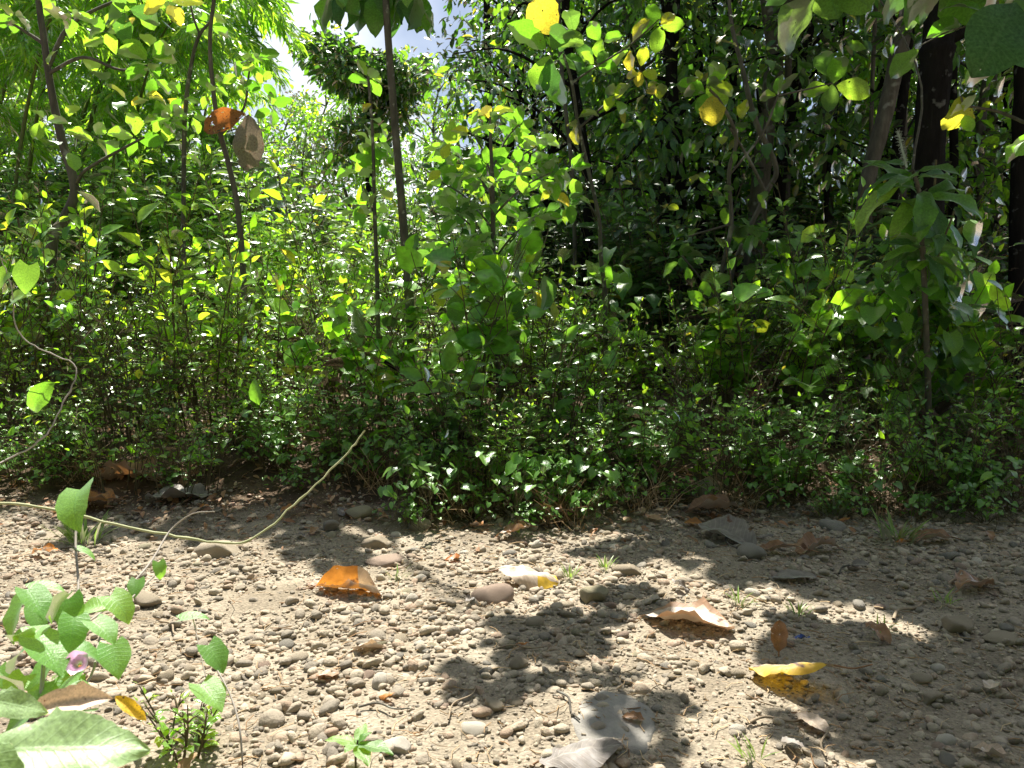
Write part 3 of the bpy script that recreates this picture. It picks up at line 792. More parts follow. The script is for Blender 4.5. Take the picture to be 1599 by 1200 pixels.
# ------------------------------------------------------------------ weeds of the bank
def weed(seed, h, spread, nst, leaf_n, L, tmpl, lean=.35, branches=3, upright=.5, bare=.25, wv=1.0):
    """stems that rise, lean out and branch; leaves alternate along them"""
    r = np.random.default_rng(seed)
    g = Geo()
    P, D, U, S = [], [], [], []
    for s in range(nst):
        a = r.uniform(0, 6.28); rad = spread * .4 * math.sqrt(r.uniform())
        b = np.array([math.cos(a) * rad, math.sin(a) * rad, -.03])
        hh = h * r.uniform(.6, 1.05)
        out = a + r.normal(0, .5)
        top = b + np.array([math.cos(out) * lean * hh, math.sin(out) * lean * hh, hh])
        mid = (b + top) / 2 + np.array([math.cos(out + 1.5), math.sin(out + 1.5), 0]) * r.normal(0, .06) * hh - np.array([math.cos(out), math.sin(out), 0]) * lean * hh * .2
        axes = [(spline([b, mid, top], 5), .006 * (.6 + h * .4), bare)]
        for _ in range(branches):
            t = r.uniform(.3, .85)
            c = axes[0][0]; p0 = c[int(t * (len(c) - 1))]
            o2 = r.uniform(0, 6.28); l2 = hh * r.uniform(.18, .4) * (1.1 - t * .5)
            e = p0 + np.array([math.cos(o2) * l2 * .8, math.sin(o2) * l2 * .8, l2 * r.uniform(.25, .8)])
            axes.append((spline([p0, (p0 + e) / 2 + np.array([0, 0, .12 * l2]), e], 3), .0035, .05))
        for c, rr, b0 in axes:
            g.tube(c, np.linspace(rr, rr * .35, len(c)), 3)
            ln = np.linalg.norm(np.diff(c, axis=0), axis=1).sum()
            k = max(3, int(leaf_n * ln))
            for i in range(k):
                t = (i + .5 + r.normal(0, .2)) / k
                t = b0 + (1 - b0) * (t - .07 * math.sin(t * 19 + s))
                t = min(max(t, 0), .999) * (len(c) - 1)
                q = int(t); p = c[q] + (c[q + 1] - c[q]) * (t - q)
                ax = c[q + 1] - c[q]; ax /= np.linalg.norm(ax) + 1e-9
                az = i * 2.4 + r.normal(0, .5)
                dd = np.array([math.cos(az), math.sin(az), 0]) + ax * upright + np.array([0, 0, r.normal(0, .25)])
                if i >= k - 2: dd = dd * .6 + ax
                P.append(p + nrm(dd) * L * .15); D.append(dd); U.append(np.array([r.normal(0, .75), r.normal(0, .75) + .38, 1]) + .3 * ax); S.append(L * np.exp(r.normal(-.1, .38)) * (1.0 if i < k - 3 else .7))
    n = len(P)
    lv = leaves_mesh('leaves', [batch(tmpl, P, D, U, np.array(S), wv)], tmpl_mat)
    return g.mesh('stem', [M['stem']]), lv

WEEDS = {}
tmpl_mat = M['weed']
WEEDS['bushy'] = [weed(10 + k, .95, .65, 20, 16, .064, T_OVATE, .34, 4) for k in range(3)]
tmpl_mat = M['weed_pale']
WEEDS['tall'] = [weed(20 + k, 1.6, .6, 17, 15, .088, T_OVATE, .2, 5, .8) for k in range(3)]
WEEDS['fine'] = [weed(30 + k, 1.1, .6, 22, 22, .058, T_ELLIP, .3, 4, .6) for k in range(2)]
tmpl_mat = M['creeper']
WEEDS['leafy'] = [weed(40 + k, .85, .5, 16, 15, .09, T_OVATE, .4, 3, .3) for k in range(3)]
tmpl_mat = M['dark']
WEEDS['shade'] = [weed(50 + k, 2.2, .9, 20, 18, .13, T_ELLIP, .28, 6, .4) for k in range(3)]

WEEDS['twiggy'] = [weed(90 + k, 1.25, .7, 16, 5, .05, T_OVATE, .4, 6, .3) for k in range(2)]
tmpl_mat = M['weed']
WEEDS['broad'] = [weed(94 + k, 1.1, .5, 10, 10, .125, T_HEART, .35, 3, .25) for k in range(2)]
tmpl_mat = M['bamboo']
WEEDS['light'] = [weed(60 + k, 2.6, 1.0, 20, 18, .15, T_LANCE, .3, 7, .3) for k in range(3)]

ZONES = [(70, 'at the far left edge'), (180, 'below the crooked grey sapling'), (280, 'left of the twin thin stems'), (370, 'below the hanging brown dead leaf'),
         (480, 'right of the hanging grey dead leaf'), (600, 'left of the straight slim pole'), (700, 'right of the straight slim pole'), (800, 'under the broad-leaved sapling'),
         (900, 'right of the broad-leaved sapling'), (1000, 'left of the mossy round stone'), (1130, 'around the mossy round stone'), (1240, 'below the tall grey trunk'),
         (1350, 'below the leaning pale trunk'), (1460, 'around the vine-clad dark trunk'), (9999, 'at the far right edge')]
def zone(px):
    for x, w in ZONES:
        if px < x: return w
KIND_WORDS = {'bushy': ('weed_bush', 'bushy oval-leaved weed'), 'tall': ('tall_weed', 'tall pale upright weed'),
              'fine': ('fine_leaved_weed', 'twiggy fine-leaved weed'), 'leafy': ('leafy_weed', 'low broad-leaved weed'), 'shade': ('understory_shrub', 'dark shaded shrub'),
              'twiggy': ('twiggy_weed', 'nearly leafless twiggy weed'), 'broad': ('broad_leaved_weed', 'sparse heart-leaved tall weed'),
              'light': ('pale_shrub', 'tall pale drooping shrub')}
used = set()
weed_proto = {}
def plant_weed(kind, k, x, y, s, label, group):
    nm, _ = KIND_WORDS[kind]
    if (kind, k) not in weed_proto:
        t = thing(nm, label, 'shrub' if kind in ('shade', 'light') else 'weed', (0, 0, 0), 0, group)
        st, lv = WEEDS[kind][k]
        obj('stem', st, t); tag(obj('leaves', lv, t), kind='stuff')
        weed_proto[kind, k] = t
    else:
        t = copy_tree(weed_proto[kind, k])
    t['label'], t['group'] = label, group
    t.location = (x, y, tz(x, y)); t.rotation_euler = (0, 0, random.uniform(0, 6.28)); t.scale = (s, s, s)
    return t

def row(Ys, kinds, sizes, where, step, group, px0=-60, px1=1660, size_of=None):
    px = px0
    while px < px1:
        Y = Ys + random.uniform(-.25, .25) * (1 if Ys < 6 else 2)
        x = (px + random.uniform(-.2, .2) * step - 799.5) / F * Y
        for _ in range(12):
            k = kinds(px) if callable(kinds) else random.choice(kinds)
            lab = k and f'{KIND_WORDS[k][1]} {where} {zone(px)}'
            if lab not in used: break
        else:
            for w2 in (', rightmost', ', further right'):
                if lab + w2 not in used: lab += w2; break
        if k: used.add(lab)
        s = random.uniform(*sizes) * (size_of(px) if size_of else 1)
        if k:
            plant_weed(k, random.randrange(len(WEEDS[k])), x, Y, s, lab, group)
        px += step

mixl = lambda left, right, cut=930: (lambda px: random.choice(left if px < cut + random.uniform(-90, 90) else right))
G = 'weeds crowding the bank'
row(4.15, mixl(['bushy', 'leafy', 'bushy', 'fine'], ['leafy', 'leafy', 'bushy', 'twiggy']), (.38, .7), 'in front,', 118, G)
row(4.6, mixl(['bushy', 'fine', 'leafy', 'twiggy', 'fine'], ['leafy', 'bushy', 'broad', 'twiggy']), (.55, 1.1), 'in the second row,', 130, G, size_of=lambda px: 1.0 if px < 900 else .85)
row(5.2, mixl(['bushy', 'fine', 'leafy', 'twiggy', 'broad', 'tall'], ['bushy', 'leafy', 'leafy', 'twiggy', 'broad', 'tall']), (.7, 1.3), 'in the middle row,', 128, G, size_of=lambda px: 1.0 if px < 900 else .9)
row(5.9, mixl(['tall', 'fine', 'bushy', 'tall', 'broad', 'twiggy'], ['bushy', 'leafy', 'tall', 'twiggy', 'broad']), (.75, 1.25), 'in the fourth row,', 124, G, size_of=lambda px: 1.0 if px < 900 else .95)
row(6.8, mixl(['tall', 'tall', 'fine'], ['bushy', 'leafy', 'tall', None]), (.9, 1.25), 'in the back row,', 118, G, size_of=lambda px: 1.25 if 180 < px < 640 else .95)
row(8.0, mixl(['tall', 'fine'], ['shade', None]), (1.0, 1.2), 'behind all other weeds,', 120, G)
G = 'dark shrubs between the trees'
row(8.8, ['light'], (.75, 1.05), 'behind the tall weeds', 95, G, -100, 560)
row(10.5, ['light', 'shade'], (1.1, 1.5), 'against the bamboo', 95, G, -100, 790, size_of=lambda px: 1 if px < 470 else .72)
row(9.8, mixl([None], ['shade', 'shade', None], 700), (.9, 1.3), 'just inside the forest', 130, G)
row(12.0, ['shade'], (1.3, 1.7), 'deep in the forest', 110, G, size_of=lambda px: .7 if 480 < px < 760 else 1)
row(15.0, ['shade'], (1.7, 2.3), 'far back in the forest', 120, G, size_of=lambda px: .75 if 480 < px < 760 else 1)

# creepers at the foot of the bank: their largest leaves are separate
big_cre = [mesh_np('leaf', *(lambda a: (a[0], [a[1]]))(grid_leaf('heart', 7, 5, .25, .35 + .2 * k, .015, 60 + k)), [M['creeper']], grid_leaf('heart', 7, 5)[2]) for k in range(3)]
def creeper(seed, rad, n, nbig):
    r = np.random.default_rng(seed)
    g = Geo(); P, D, U, S = [], [], [], []
    big = []
    runners = [(r.uniform(0, 6.28), rad * r.uniform(.5, 1)) for _ in range(9)]
    for a, l in runners:
        e = np.array([math.cos(a) * l, math.sin(a) * l, .02])
        c = spline([np.array([0, 0, 0]), e * .5 + np.array([r.normal(0, .05), r.normal(0, .05), .05 + .05 * r.uniform()]), e], 5)
        g.tube(c, .0022, 3)
        for i in range(n // 9):
            t = r.uniform(.05, .999) * (len(c) - 1); q = int(t); p = c[q] + (c[q + 1] - c[q]) * (t - q)
            z = r.uniform(.03, .17) * (1.2 - .6 * np.linalg.norm(p[:2]) / rad)
            hp = p + np.array([r.normal(0, .035), r.normal(0, .035), z])
            g.tube([p, (p + hp) / 2 + np.array([0, 0, .01]), hp], .0011, 3)
            az = r.uniform(0, 6.28)
            d = np.array([math.cos(az), math.sin(az), r.normal(-.25, .25)]); u = np.array([r.normal(0, .3), r.normal(0, .3), 1])
            if len(big) < nbig and z > .09: big.append((hp, d, u, r.uniform(.05, .072)))
            else: P.append(hp); D.append(d); U.append(u); S.append(r.uniform(.028, .055))
    return g.mesh('vine_stem', [M['stem']]), leaves_mesh('leaves', [batch(T_HEART, P, D, U, np.array(S))], M['creeper']), big

def place_leaf(parent, meshes, p, d, u, L, w=1.0, label=None):
    d = Vector(d).normalized(); u = Vector(u)
    s = d.cross(u).normalized(); n = s.cross(d)
    o = obj('leaf', random.choice(meshes), parent)
    m = Matrix((s, d, n)).transposed().to_4x4()
    m.translation = Vector(p)
    o.matrix_local = m @ Matrix.Diagonal((L * w, L, L, 1))
    if label: o['label'] = label
    return o

cre = []
for k in range(3):
    st, lv, big = creeper(70 + k, .45, 135, 14)
    t = thing('creeper_plant', 'x', 'creeper')
    obj('vine_stem', st, t); tag(obj('leaves', lv, t), kind='stuff')
    for p, d, u, L in big: place_leaf(t, big_cre, p, d, u, L)
    cre.append(t)
first = [True] * 3
def plant_creeper(px, py, s, where):
    g = on_ground(px, py)
    k = random.randrange(3)
    t = cre[k] if first[k] else copy_tree(cre[k])
    first[k] = False
    t.location = g; t.rotation_euler = (0, 0, random.uniform(0, 6.28)); t.scale = (s, s, s * random.uniform(.9, 1.3))
    lab = f'low heart-leaved creeper {where} {zone(px)}'
    if lab in used: lab = lab.replace('low', 'second low') if False else lab + ', right-hand one'
    used.add(lab)
    tag(t, lab, 'creeper', 'creepers along the bank foot')
for px, py, s in [(20, 742, .8), (120, 735, .9), (330, 738, .7), (430, 735, .8), (520, 742, .8), (590, 760, .9), (655, 790, 1), (730, 793, 1.05), (800, 802, 1.1), (870, 797, 1), (935, 780, .9), (1010, 755, .9),
                  (1165, 762, .8), (1250, 775, .9), (1340, 770, .9), (1430, 785, 1), (1510, 790, 1), (1580, 800, 1)]:
    plant_creeper(px, py, s, 'spreading at the bank foot')
for px, py, s in [(640, 822, .5), (745, 818, .6), (830, 826, .5), (900, 815, .6), (985, 790, .6), (1075, 790, .5), (1200, 800, .6), (1320, 808, .5), (1420, 812, .6), (1540, 820, .6), (90, 765, .5), (260, 765, .5), (470, 770, .5)]:
    plant_creeper(px, py, s, 'creeping out onto gravel')
for px, py, s in [(70, 690, 1), (230, 690, .9), (400, 690, .9), (560, 700, 1), (680, 710, 1.1), (770, 715, 1.1), (860, 720, 1.1), (960, 700, 1), (1060, 700, 1), (1180, 700, 1), (1280, 700, 1.1), (1390, 715, 1.1), (1490, 720, 1.1), (1580, 720, 1.1)]:
    plant_creeper(px, py, s, 'mounding on the bank slope')

# ------------------------------------------------------------------ trees
def crown_leaves(seed, centres, rad, per, L, mat, tmpl=T_ELLIP, droop=.3):
    r = np.random.default_rng(seed)
    P, D, U = [], [], []
    for c in centres:
        n = int(per * r.uniform(.6, 1.3))
        o = nrm(r.normal(size=(n, 3))) * (rad * r.uniform(.15, 1, n) ** .6)[:, None] * np.array([1, 1, .7])
        P.append(c + o)
        D.append(nrm(o) * .8 + r.normal(0, .5, (n, 3)) + np.array([0, 0, -droop]))
        U.append(np.array([0, .35, 1]) + r.normal(0, .45, (n, 3)))
    P, D, U = map(np.concatenate, (P, D, U))
    return batch(tmpl, P, D, U, L * r.uniform(.6, 1.25, len(P)))

def tree_proto(seed, H, r0, first, spread, nl, per, L, mat, bark, bend=.25, tmpl=T_ELLIP, clump=.55):
    r = np.random.default_rng(seed)
    pts = [np.array([0, 0, -.2])] + [np.array([r.normal(0, bend) * t, r.normal(0, bend) * t, H * t]) for t in (.25, .5, .75, 1)]
    c = spline(pts, 5)
    g = Geo(); g.tube(c, np.linspace(r0, r0 * .25, len(c)) * (1 + .06 * np.sin(np.arange(len(c)) * 1.7)), 9)
    cents = []
    for i in range(nl):
        t = first + (1 - first) * (i + r.uniform(0, .8)) / nl
        p = c[min(int(t * (len(c) - 1)), len(c) - 1)]
        a = i * 2.4 + r.normal(0, .5)
        l = spread * (1.15 - .7 * abs(t - .55)) * r.uniform(.6, 1.1)
        e = p + np.array([math.cos(a) * l, math.sin(a) * l, l * r.uniform(.1, .7)])
        m = (p + e) / 2 + np.array([r.normal(0, .1), r.normal(0, .1), .15 * l])
        lc = spline([p, m, e], 4)
        g.tube(lc, np.linspace(r0 * .3, r0 * .08, len(lc)), 4)
        for f in (3, 5, 7, 8): cents.append(lc[f] + r.normal(0, .18, 3))
    lv = leaves_mesh('crown', [crown_leaves(seed + 1, cents, clump, per, L, mat, tmpl)], mat)
    return g.mesh('trunk', [bark]), lv

FOREST = [tree_proto(100 + k, 9.5, .095, .22, 1.5, 22, 24, .19, M['dark'], M['bark_dark'], .35) for k in range(3)]
LIGHT = [tree_proto(110 + k, 9.0, .11, .25, 1.8, 20, 42, .23, M['weed'], M['bark_grey'], .4) for k in range(2)]
tree_src = {}
def forest_tree(kind, k, x, y, s, label, group, rz=None, name='forest_tree'):
    src = FOREST if kind == 'dark' else LIGHT
    if (kind, k) not in tree_src:
        t = thing(name, label, 'tree'); obj('trunk', src[k][0], t); tag(obj('crown', src[k][1], t), kind='stuff')
        tree_src[kind, k] = t
    else:
        t = copy_tree(tree_src[kind, k]); t.name = name
    tag(t, label, 'tree', group)
    t.location = (x, y, tz(x, y)); t.rotation_euler = (0, 0, random.uniform(0, 6.28) if rz is None else rz)
    t.scale = (s, s, s * random.uniform(.9, 1.15))
    return t
# the wood on the right and behind
spots = []
for Y, step, lo, hi in ((9.5, 170, 890, 1700), (11.5, 125, 850, 1720), (14, 110, 800, 1740), (17.5, 110, 800, 1740), (22, 105, 840, 1760)):
    px = lo
    while px < hi:
        if Y > 12 and 1200 < px < 1320: px += step; continue
        spots.append((px + random.uniform(-25, 25), Y + random.uniform(-.7, .7), Y)); px += step
depth_words = {9.5: 'at the wood edge', 11.5: 'in the second rank', 14: 'in mid wood', 17.5: 'deep in the wood', 22: 'farthest back in the wood'}
prev = None
for px, Y, Y0 in spots:
    z = zone(px).replace('at the far right edge', 'right of the vine-clad dark trunk')
    for nth in ('slender dark forest tree', 'stouter dark forest tree', 'tallest dark forest tree'):
        lab = f'{nth} {depth_words[Y0]} {z}'
        if lab not in used: break
    used.add(lab)
    forest_tree('dark', random.randrange(3), (px - 799.5) / F * Y, Y, random.uniform(.8, .95) if nth[0] == 's' and nth[1] == 'l' else 1.1, lab, 'trees of the right-hand wood')
for px, Y, s, lab in [(815, 17, 1.0, 'tall straight dark tree right of the sky gap'),
                      (880, 20, 1.1, 'leafy dark tree right of the tall straight one beside the sky gap')]:
    forest_tree('dark', random.randrange(3), (px - 799.5) / F * Y, Y, s, lab, 'trees around the sky gap', name='broadleaf_tree')
for px, Y, s, lab in [(660, 36, 1.0, 'small pale tree at the bottom of the sky gap'), (705, 31, 1.0, 'pale bushy tree right of the sky gap bottom'), (515, 30, .95, 'pale tree behind the lone dark tree'),
                      (455, 27, .85, 'light green tree behind the bamboo right side'), (330, 22, .95, 'light green tree behind the middle bamboo'), (200, 19, .85, 'light green tree behind the left bamboo'),
                      (545, 29, .85, 'light green tree left of the lone dark tree trunk'), (485, 21, .62, 'low light green tree at the foot of the sky gap'), (612, 30, .8, 'light green tree behind the straight slim pole'),
                      (60, 17, .9, 'light green tree at the far left behind bamboo'), (-60, 14, .9, 'light green tree just beyond the left edge')]:
    forest_tree('light', random.randrange(2), (px - 799.5) / F * Y, Y, s, lab, 'pale trees at the back', name='pale_tree')

for px, Y, s, lab in [(985, 11, .75, 'sunlit light green tree left of the slim dark trunk'), (1290, 11.5, .8, 'sunlit light green tree between the tall grey trunk and leaning one'), (1525, 10, .75, 'sunlit light green tree right of the near-black trunk')]:
    forest_tree('light', random.randrange(2), (px - 799.5) / F * Y, Y, s, lab, 'light trees in the right-hand wood', name='pale_tree')

# unseen leaf screen added behind the camera to cut the sky fill
def add_leaf_screen():
    r = np.random.default_rng(77)
    n = 9000
    th = r.uniform(R(196), R(344), n); rad = r.uniform(5.5, 9, n)
    P = np.stack([np.cos(th) * rad * 1.15, np.sin(th) * rad, 9.5 * r.uniform(0.02, 1, n)], -1)
    D = r.normal(0, 1, (n, 3)) + np.array([0, 0, -.3])
    me = leaves_mesh('added_leaf_screen', [batch(T_ELLIP, P, D, np.array([0, 0, 1]) + r.normal(0, .6, (n, 3)), r.uniform(.35, .75, n), 1.25)], M['dark'])
    tag(obj('added_leaf_screen', me), 'unseen leaf screen added behind the camera to block sky light', 'added_leaf_screen', kind='stuff')
add_leaf_screen()

# trunks that can be told apart
def trunk_tree(name, label, pix, Y, widths, bark, height, crown=None, seed=0, cat='tree', dy=0.0, limbs=4, low=.6):
    """pix: trunk centre line as pixels from the lowest visible point upward; goes on above the frame"""
    P = [at(px, py, Y + dy * i) for i, (px, py) in enumerate(pix)]
    base = Vector((P[0].x, P[0].y, tz(P[0].x, P[0].y)))
    pts = ([base + Vector((0, 0, -.15))] if P[0].z > base.z + .1 else []) + P
    rad = [w / F * Y / 2 for w in widths]
    if len(pts) > len(P): rad = [rad[0] * 1.12] + rad
    if height > pts[-1].z:
        d = (pts[-1] - pts[-2]).normalized()
        top = pts[-1] + d * ((height - pts[-1].z) / max(d.z, .3))
        pts.append((pts[-1] + top) / 2 + Vector((.05, .03, 0))); pts.append(top)
        rad += [rad[-1] * .8, rad[-1] * .4]
    t = thing(name, label, cat, base)
    loc = [np.array(p - base) for p in pts]
    c = spline(loc, 6)
    rr = np.interp(np.linspace(0, 1, len(c)), np.linspace(0, 1, len(rad)), rad)
    r = np.random.default_rng(seed)
    rr = rr * (1 + .05 * r.normal(size=len(rr)))
    g = Geo(); g.tube(c, rr, 10)
    cents = []
    for i in range(limbs):
        q = int(len(c) * r.uniform(low, .98)); a = r.uniform(0, 6.28); l = r.uniform(.8, 1.7)
        e = c[q] + np.array([math.cos(a) * l, math.sin(a) * l, l * r.uniform(.3, .9)])
        lc = spline([c[q], (c[q] + e) / 2 + np.array([0, 0, .1]), e], 4)
        g.tube(lc, np.linspace(rr[q] * .5, rr[q] * .12, len(lc)), 5)
        cents += [lc[4], lc[6], lc[8]]
    obj('trunk', g.mesh('trunk', [bark]), t)
    if crown:
        cents = cents or [c[-1]]
        tag(obj('crown', leaves_mesh('crown', [crown_leaves(seed, cents, crown[0], crown[1], crown[2], crown[3])], crown[3]), t), kind='stuff')
    return t, base

DK = M['dark']
trunk_tree('tall_tree', 'tall grey-barked forest trunk rising past small forked twigs', [(1172, 470), (1183, 330), (1196, 200), (1210, 90), (1203, 0)], 9.0, (30, 29, 28, 27, 27), M['bark_grey'], 9, (.7, 60, .14, DK), 1, limbs=7)
trunk_tree('dark_tree', 'thick near-black trunk hung with vines at the right', [(1440, 600), (1445, 400), (1452, 210), (1462, 100), (1471, 0)], 6.5, (54, 50, 46, 47, 50), M['bark_dark'], 8, (.8, 60, .15, DK), 2, limbs=6)
trunk_tree('leaning_tree', 'pale grey trunk leaning right beside the thick near-black one', [(1343, 600), (1347, 440), (1352, 300), (1384, 170), (1422, 0)], 8.0, (28, 27, 25, 24, 25), M['bark_grey'], 8, (.8, 60, .14, DK), 3, limbs=6)
trunk_tree('edge_tree', 'dark trunk standing at the right edge', [(1585, 590), (1590, 300), (1597, 60)], 7.5, (24, 22, 20), M['bark_dark'], 8, (.8, 60, .14, DK), 4, limbs=6)
trunk_tree('slim_tree', 'slim dark trunk left of the tall grey-barked one', [(1030, 470), (1040, 250), (1052, 60), (1054, 0)], 9.2, (20, 18, 17, 16), M['bark_dark'], 9, (.7, 60, .14, DK), 5, limbs=6)
trunk_tree('slim_tree', 'thin dark trunk in the wood between two thicker trunks', [(1098, 450), (1092, 250), (1090, 0)], 11, (16, 15, 14), M['bark_dark'], 9, (.7, 60, .14, DK), 6, limbs=6)
trunk_tree('slim_tree', 'thin dark trunk just right of the tall grey-barked one', [(1225, 420), (1238, 200), (1241, 0)], 12, (13, 12, 11), M['bark_dark'], 9, (.7, 50, .14, DK), 7, limbs=6)
trunk_tree('slim_tree', 'slender trunk far back in the sky gap tree row', [(762, 330), (763, 180), (760, 0)], 16, (12, 11, 10), M['bark_dark'], 11, (.6, 60, .17, DK), 8, limbs=9)

trunk_tree('broadleaf_tree', 'round-crowned dark tree standing alone in the sky gap', [(577, 330), (576, 230), (575, 150)], 24, (11, 10, 8), M['bark_dark'], 8.0, (.8, 120, .28, DK), 18, limbs=17, low=.3)
for i in range(11):
    px = 890 + i * 66 + random.uniform(-14, 14); Y = random.uniform(8.2, 13.5); w = random.uniform(7, 15); tilt = random.uniform(-35, 45)
    where = f'{["bare", "knotty"][i % 2]} thin dark stem in the wood {zone(px)}'
    if where in used: where += ', right-hand one'
    used.add(where)
    t, _ = trunk_tree('slim_tree', where, [(px, 520), (px + tilt * .3 + random.uniform(-8, 8), 300), (px + tilt * .7, 130), (px + tilt, -20)], Y, (w, w * .9, w * .85, w * .8), M[random.choice(['bark_dark', 'bark_grey', 'bark_grey'])], random.uniform(6, 8), None, 40 + i, limbs=6)
    t['group'] = 'thin stems in the wood'

# ------------------------------------------------------------------ bamboo
def bamboo_proto(seed, H, arch, nleaf):
    r = np.random.default_rng(seed)
    g = Geo(); P, D, S = [], [], []
    c = spline([(0, 0, -.1), (arch * .08, 0, H * .4), (arch * .35, .1, H * .75), (arch * .75, .15, H * .92), (arch * 1.15, .15, H * .86)], 6)
    rad = np.linspace(.035, .008, len(c)); rad[::3] *= 1.18
    g.tube(c, rad, 7)
    for i in range(26):
        t = r.uniform(.3, 1) * (len(c) - 1.01); q = int(t); p = c[q] + (c[q + 1] - c[q]) * (t - q)
        a = r.uniform(0, 6.28); l = r.uniform(.5, 1.2)
        e = p + np.array([math.cos(a) * l, math.sin(a) * l, -.25 * l + r.normal(0, .2)])
        bc = spline([p, (p + e) / 2 + np.array([0, 0, .25 * l]), e], 5)
        g.tube(bc, .004, 3)
        for k in range(nleaf // 26):
            u = r.uniform(.25, 1) * (len(bc) - 1.01); b = int(u); pp = bc[b] + r.normal(0, .05, 3)
            az = a + r.normal(0, .9)
            P.append(pp); D.append((math.cos(az), math.sin(az), r.uniform(-1.4, -.1))); S.append(r.uniform(.18, .34))
    n = len(P)
    lv = leaves_mesh('leaves', [batch(T_BAMBOO, P, D, np.array([0, 0, 1]) + r.normal(0, .5, (n, 3)), np.array(S), 1.15)], M['bamboo'])
    return g.mesh('culm', [M['culm']]), lv
BAM = [bamboo_proto(130 + k, 6.5, 2.4, 2600) for k in range(3)]
bsrc = {}
for i, (px, Y, s, rz) in enumerate([(-120, 8.5, .8, .2), (-30, 9.5, .95, .3), (40, 11, 1.0, -.2), (-90, 10.5, 1.05, .1), (110, 10, .9, .5), (95, 12, 1.0, .4), (20, 8.8, .75, -.4), (140, 12.5, .95, .5), (165, 13.5, .85, .6),
                                     (100, 13, 1.15, .3), (190, 10.5, .72, -.6), (235, 14, .68, 1.0), (175, 11.5, .62, .8), (-10, 13, 1.15, .4), (120, 16, 1.1, .3)]):
    k = i % 3
    lab = ['arching bamboo culm at the left edge nearest the track', 'leafy bamboo drooping over the left edge', 'tall bamboo behind the crooked grey sapling', 'bamboo just outside the left edge leaning in',
           'bamboo spray right of the crooked grey sapling', 'tall bamboo above the crooked grey sapling', 'short leaning bamboo at the far left', 'bamboo left of the twin thin stems', 'bamboo right behind the twin thin stems',
           'tallest bamboo at the left rear', 'short bamboo leaning towards the track left of the stems', 'bamboo with tips hanging into the sky gap', 'short bamboo behind the hanging dead leaves', 'rear bamboo at the far left', 'farthest bamboo with thin tips against the white sky'][i]
    if k not in bsrc:
        t = thing('bamboo', lab, 'bamboo'); obj('culm', BAM[k][0], t); tag(obj('leaves', BAM[k][1], t), kind='stuff'); bsrc[k] = t
    else: t = copy_tree(bsrc[k])
    tag(t, lab, 'bamboo', 'bamboo on the left')
    x = (px - 799.5) / F * Y
    t.location = (x, Y, tz(x, Y)); t.rotation_euler = (0, 0, rz); t.scale = (s, s, s)

# ------------------------------------------------------------------ saplings with leaves large enough to count
def leaf_set(kind, mat, curls, wave=.032, rows=10, cols=5, fold=.22):
    out = []
    for i, c in enumerate(curls):
        v, q, uv = grid_leaf(kind, rows, cols, fold, c, wave, 200 + i, .3)
        out.append(mesh_np('leaf', v, [q], [M[mat]], uv))
    return out
LS = {'teak': leaf_set('teak', 'sapling', (.2, .5, .9, -.1, .7, .3)), 'teak_y': leaf_set('teak', 'yellow', (.2, .6, 1.0)), 'teak_d': leaf_set('teak', 'broad_dark', (.3, .6, 1.0)),
      'ov': leaf_set('ovate', 'sapling', (.2, .5, .9, 1.2, -.1)), 'ov_y': leaf_set('ovate', 'yellow', (.2, .6, 1.0)), 'ov_d': leaf_set('ovate', 'broad_dark', (.3, .7, 1.1)),
      'lance': leaf_set('lance', 'broad_dark', (.3, .6, 1.0)), 'lance_g': leaf_set('lance', 'sapling', (.3, .6, 1.0)),
      'heart': leaf_set('heart', 'vine_leaf', (.2, .5, .9), .015, 9, 7), 'heart_d': leaf_set('heart', 'creeper', (.2, .5, .9), .015, 7, 5)}

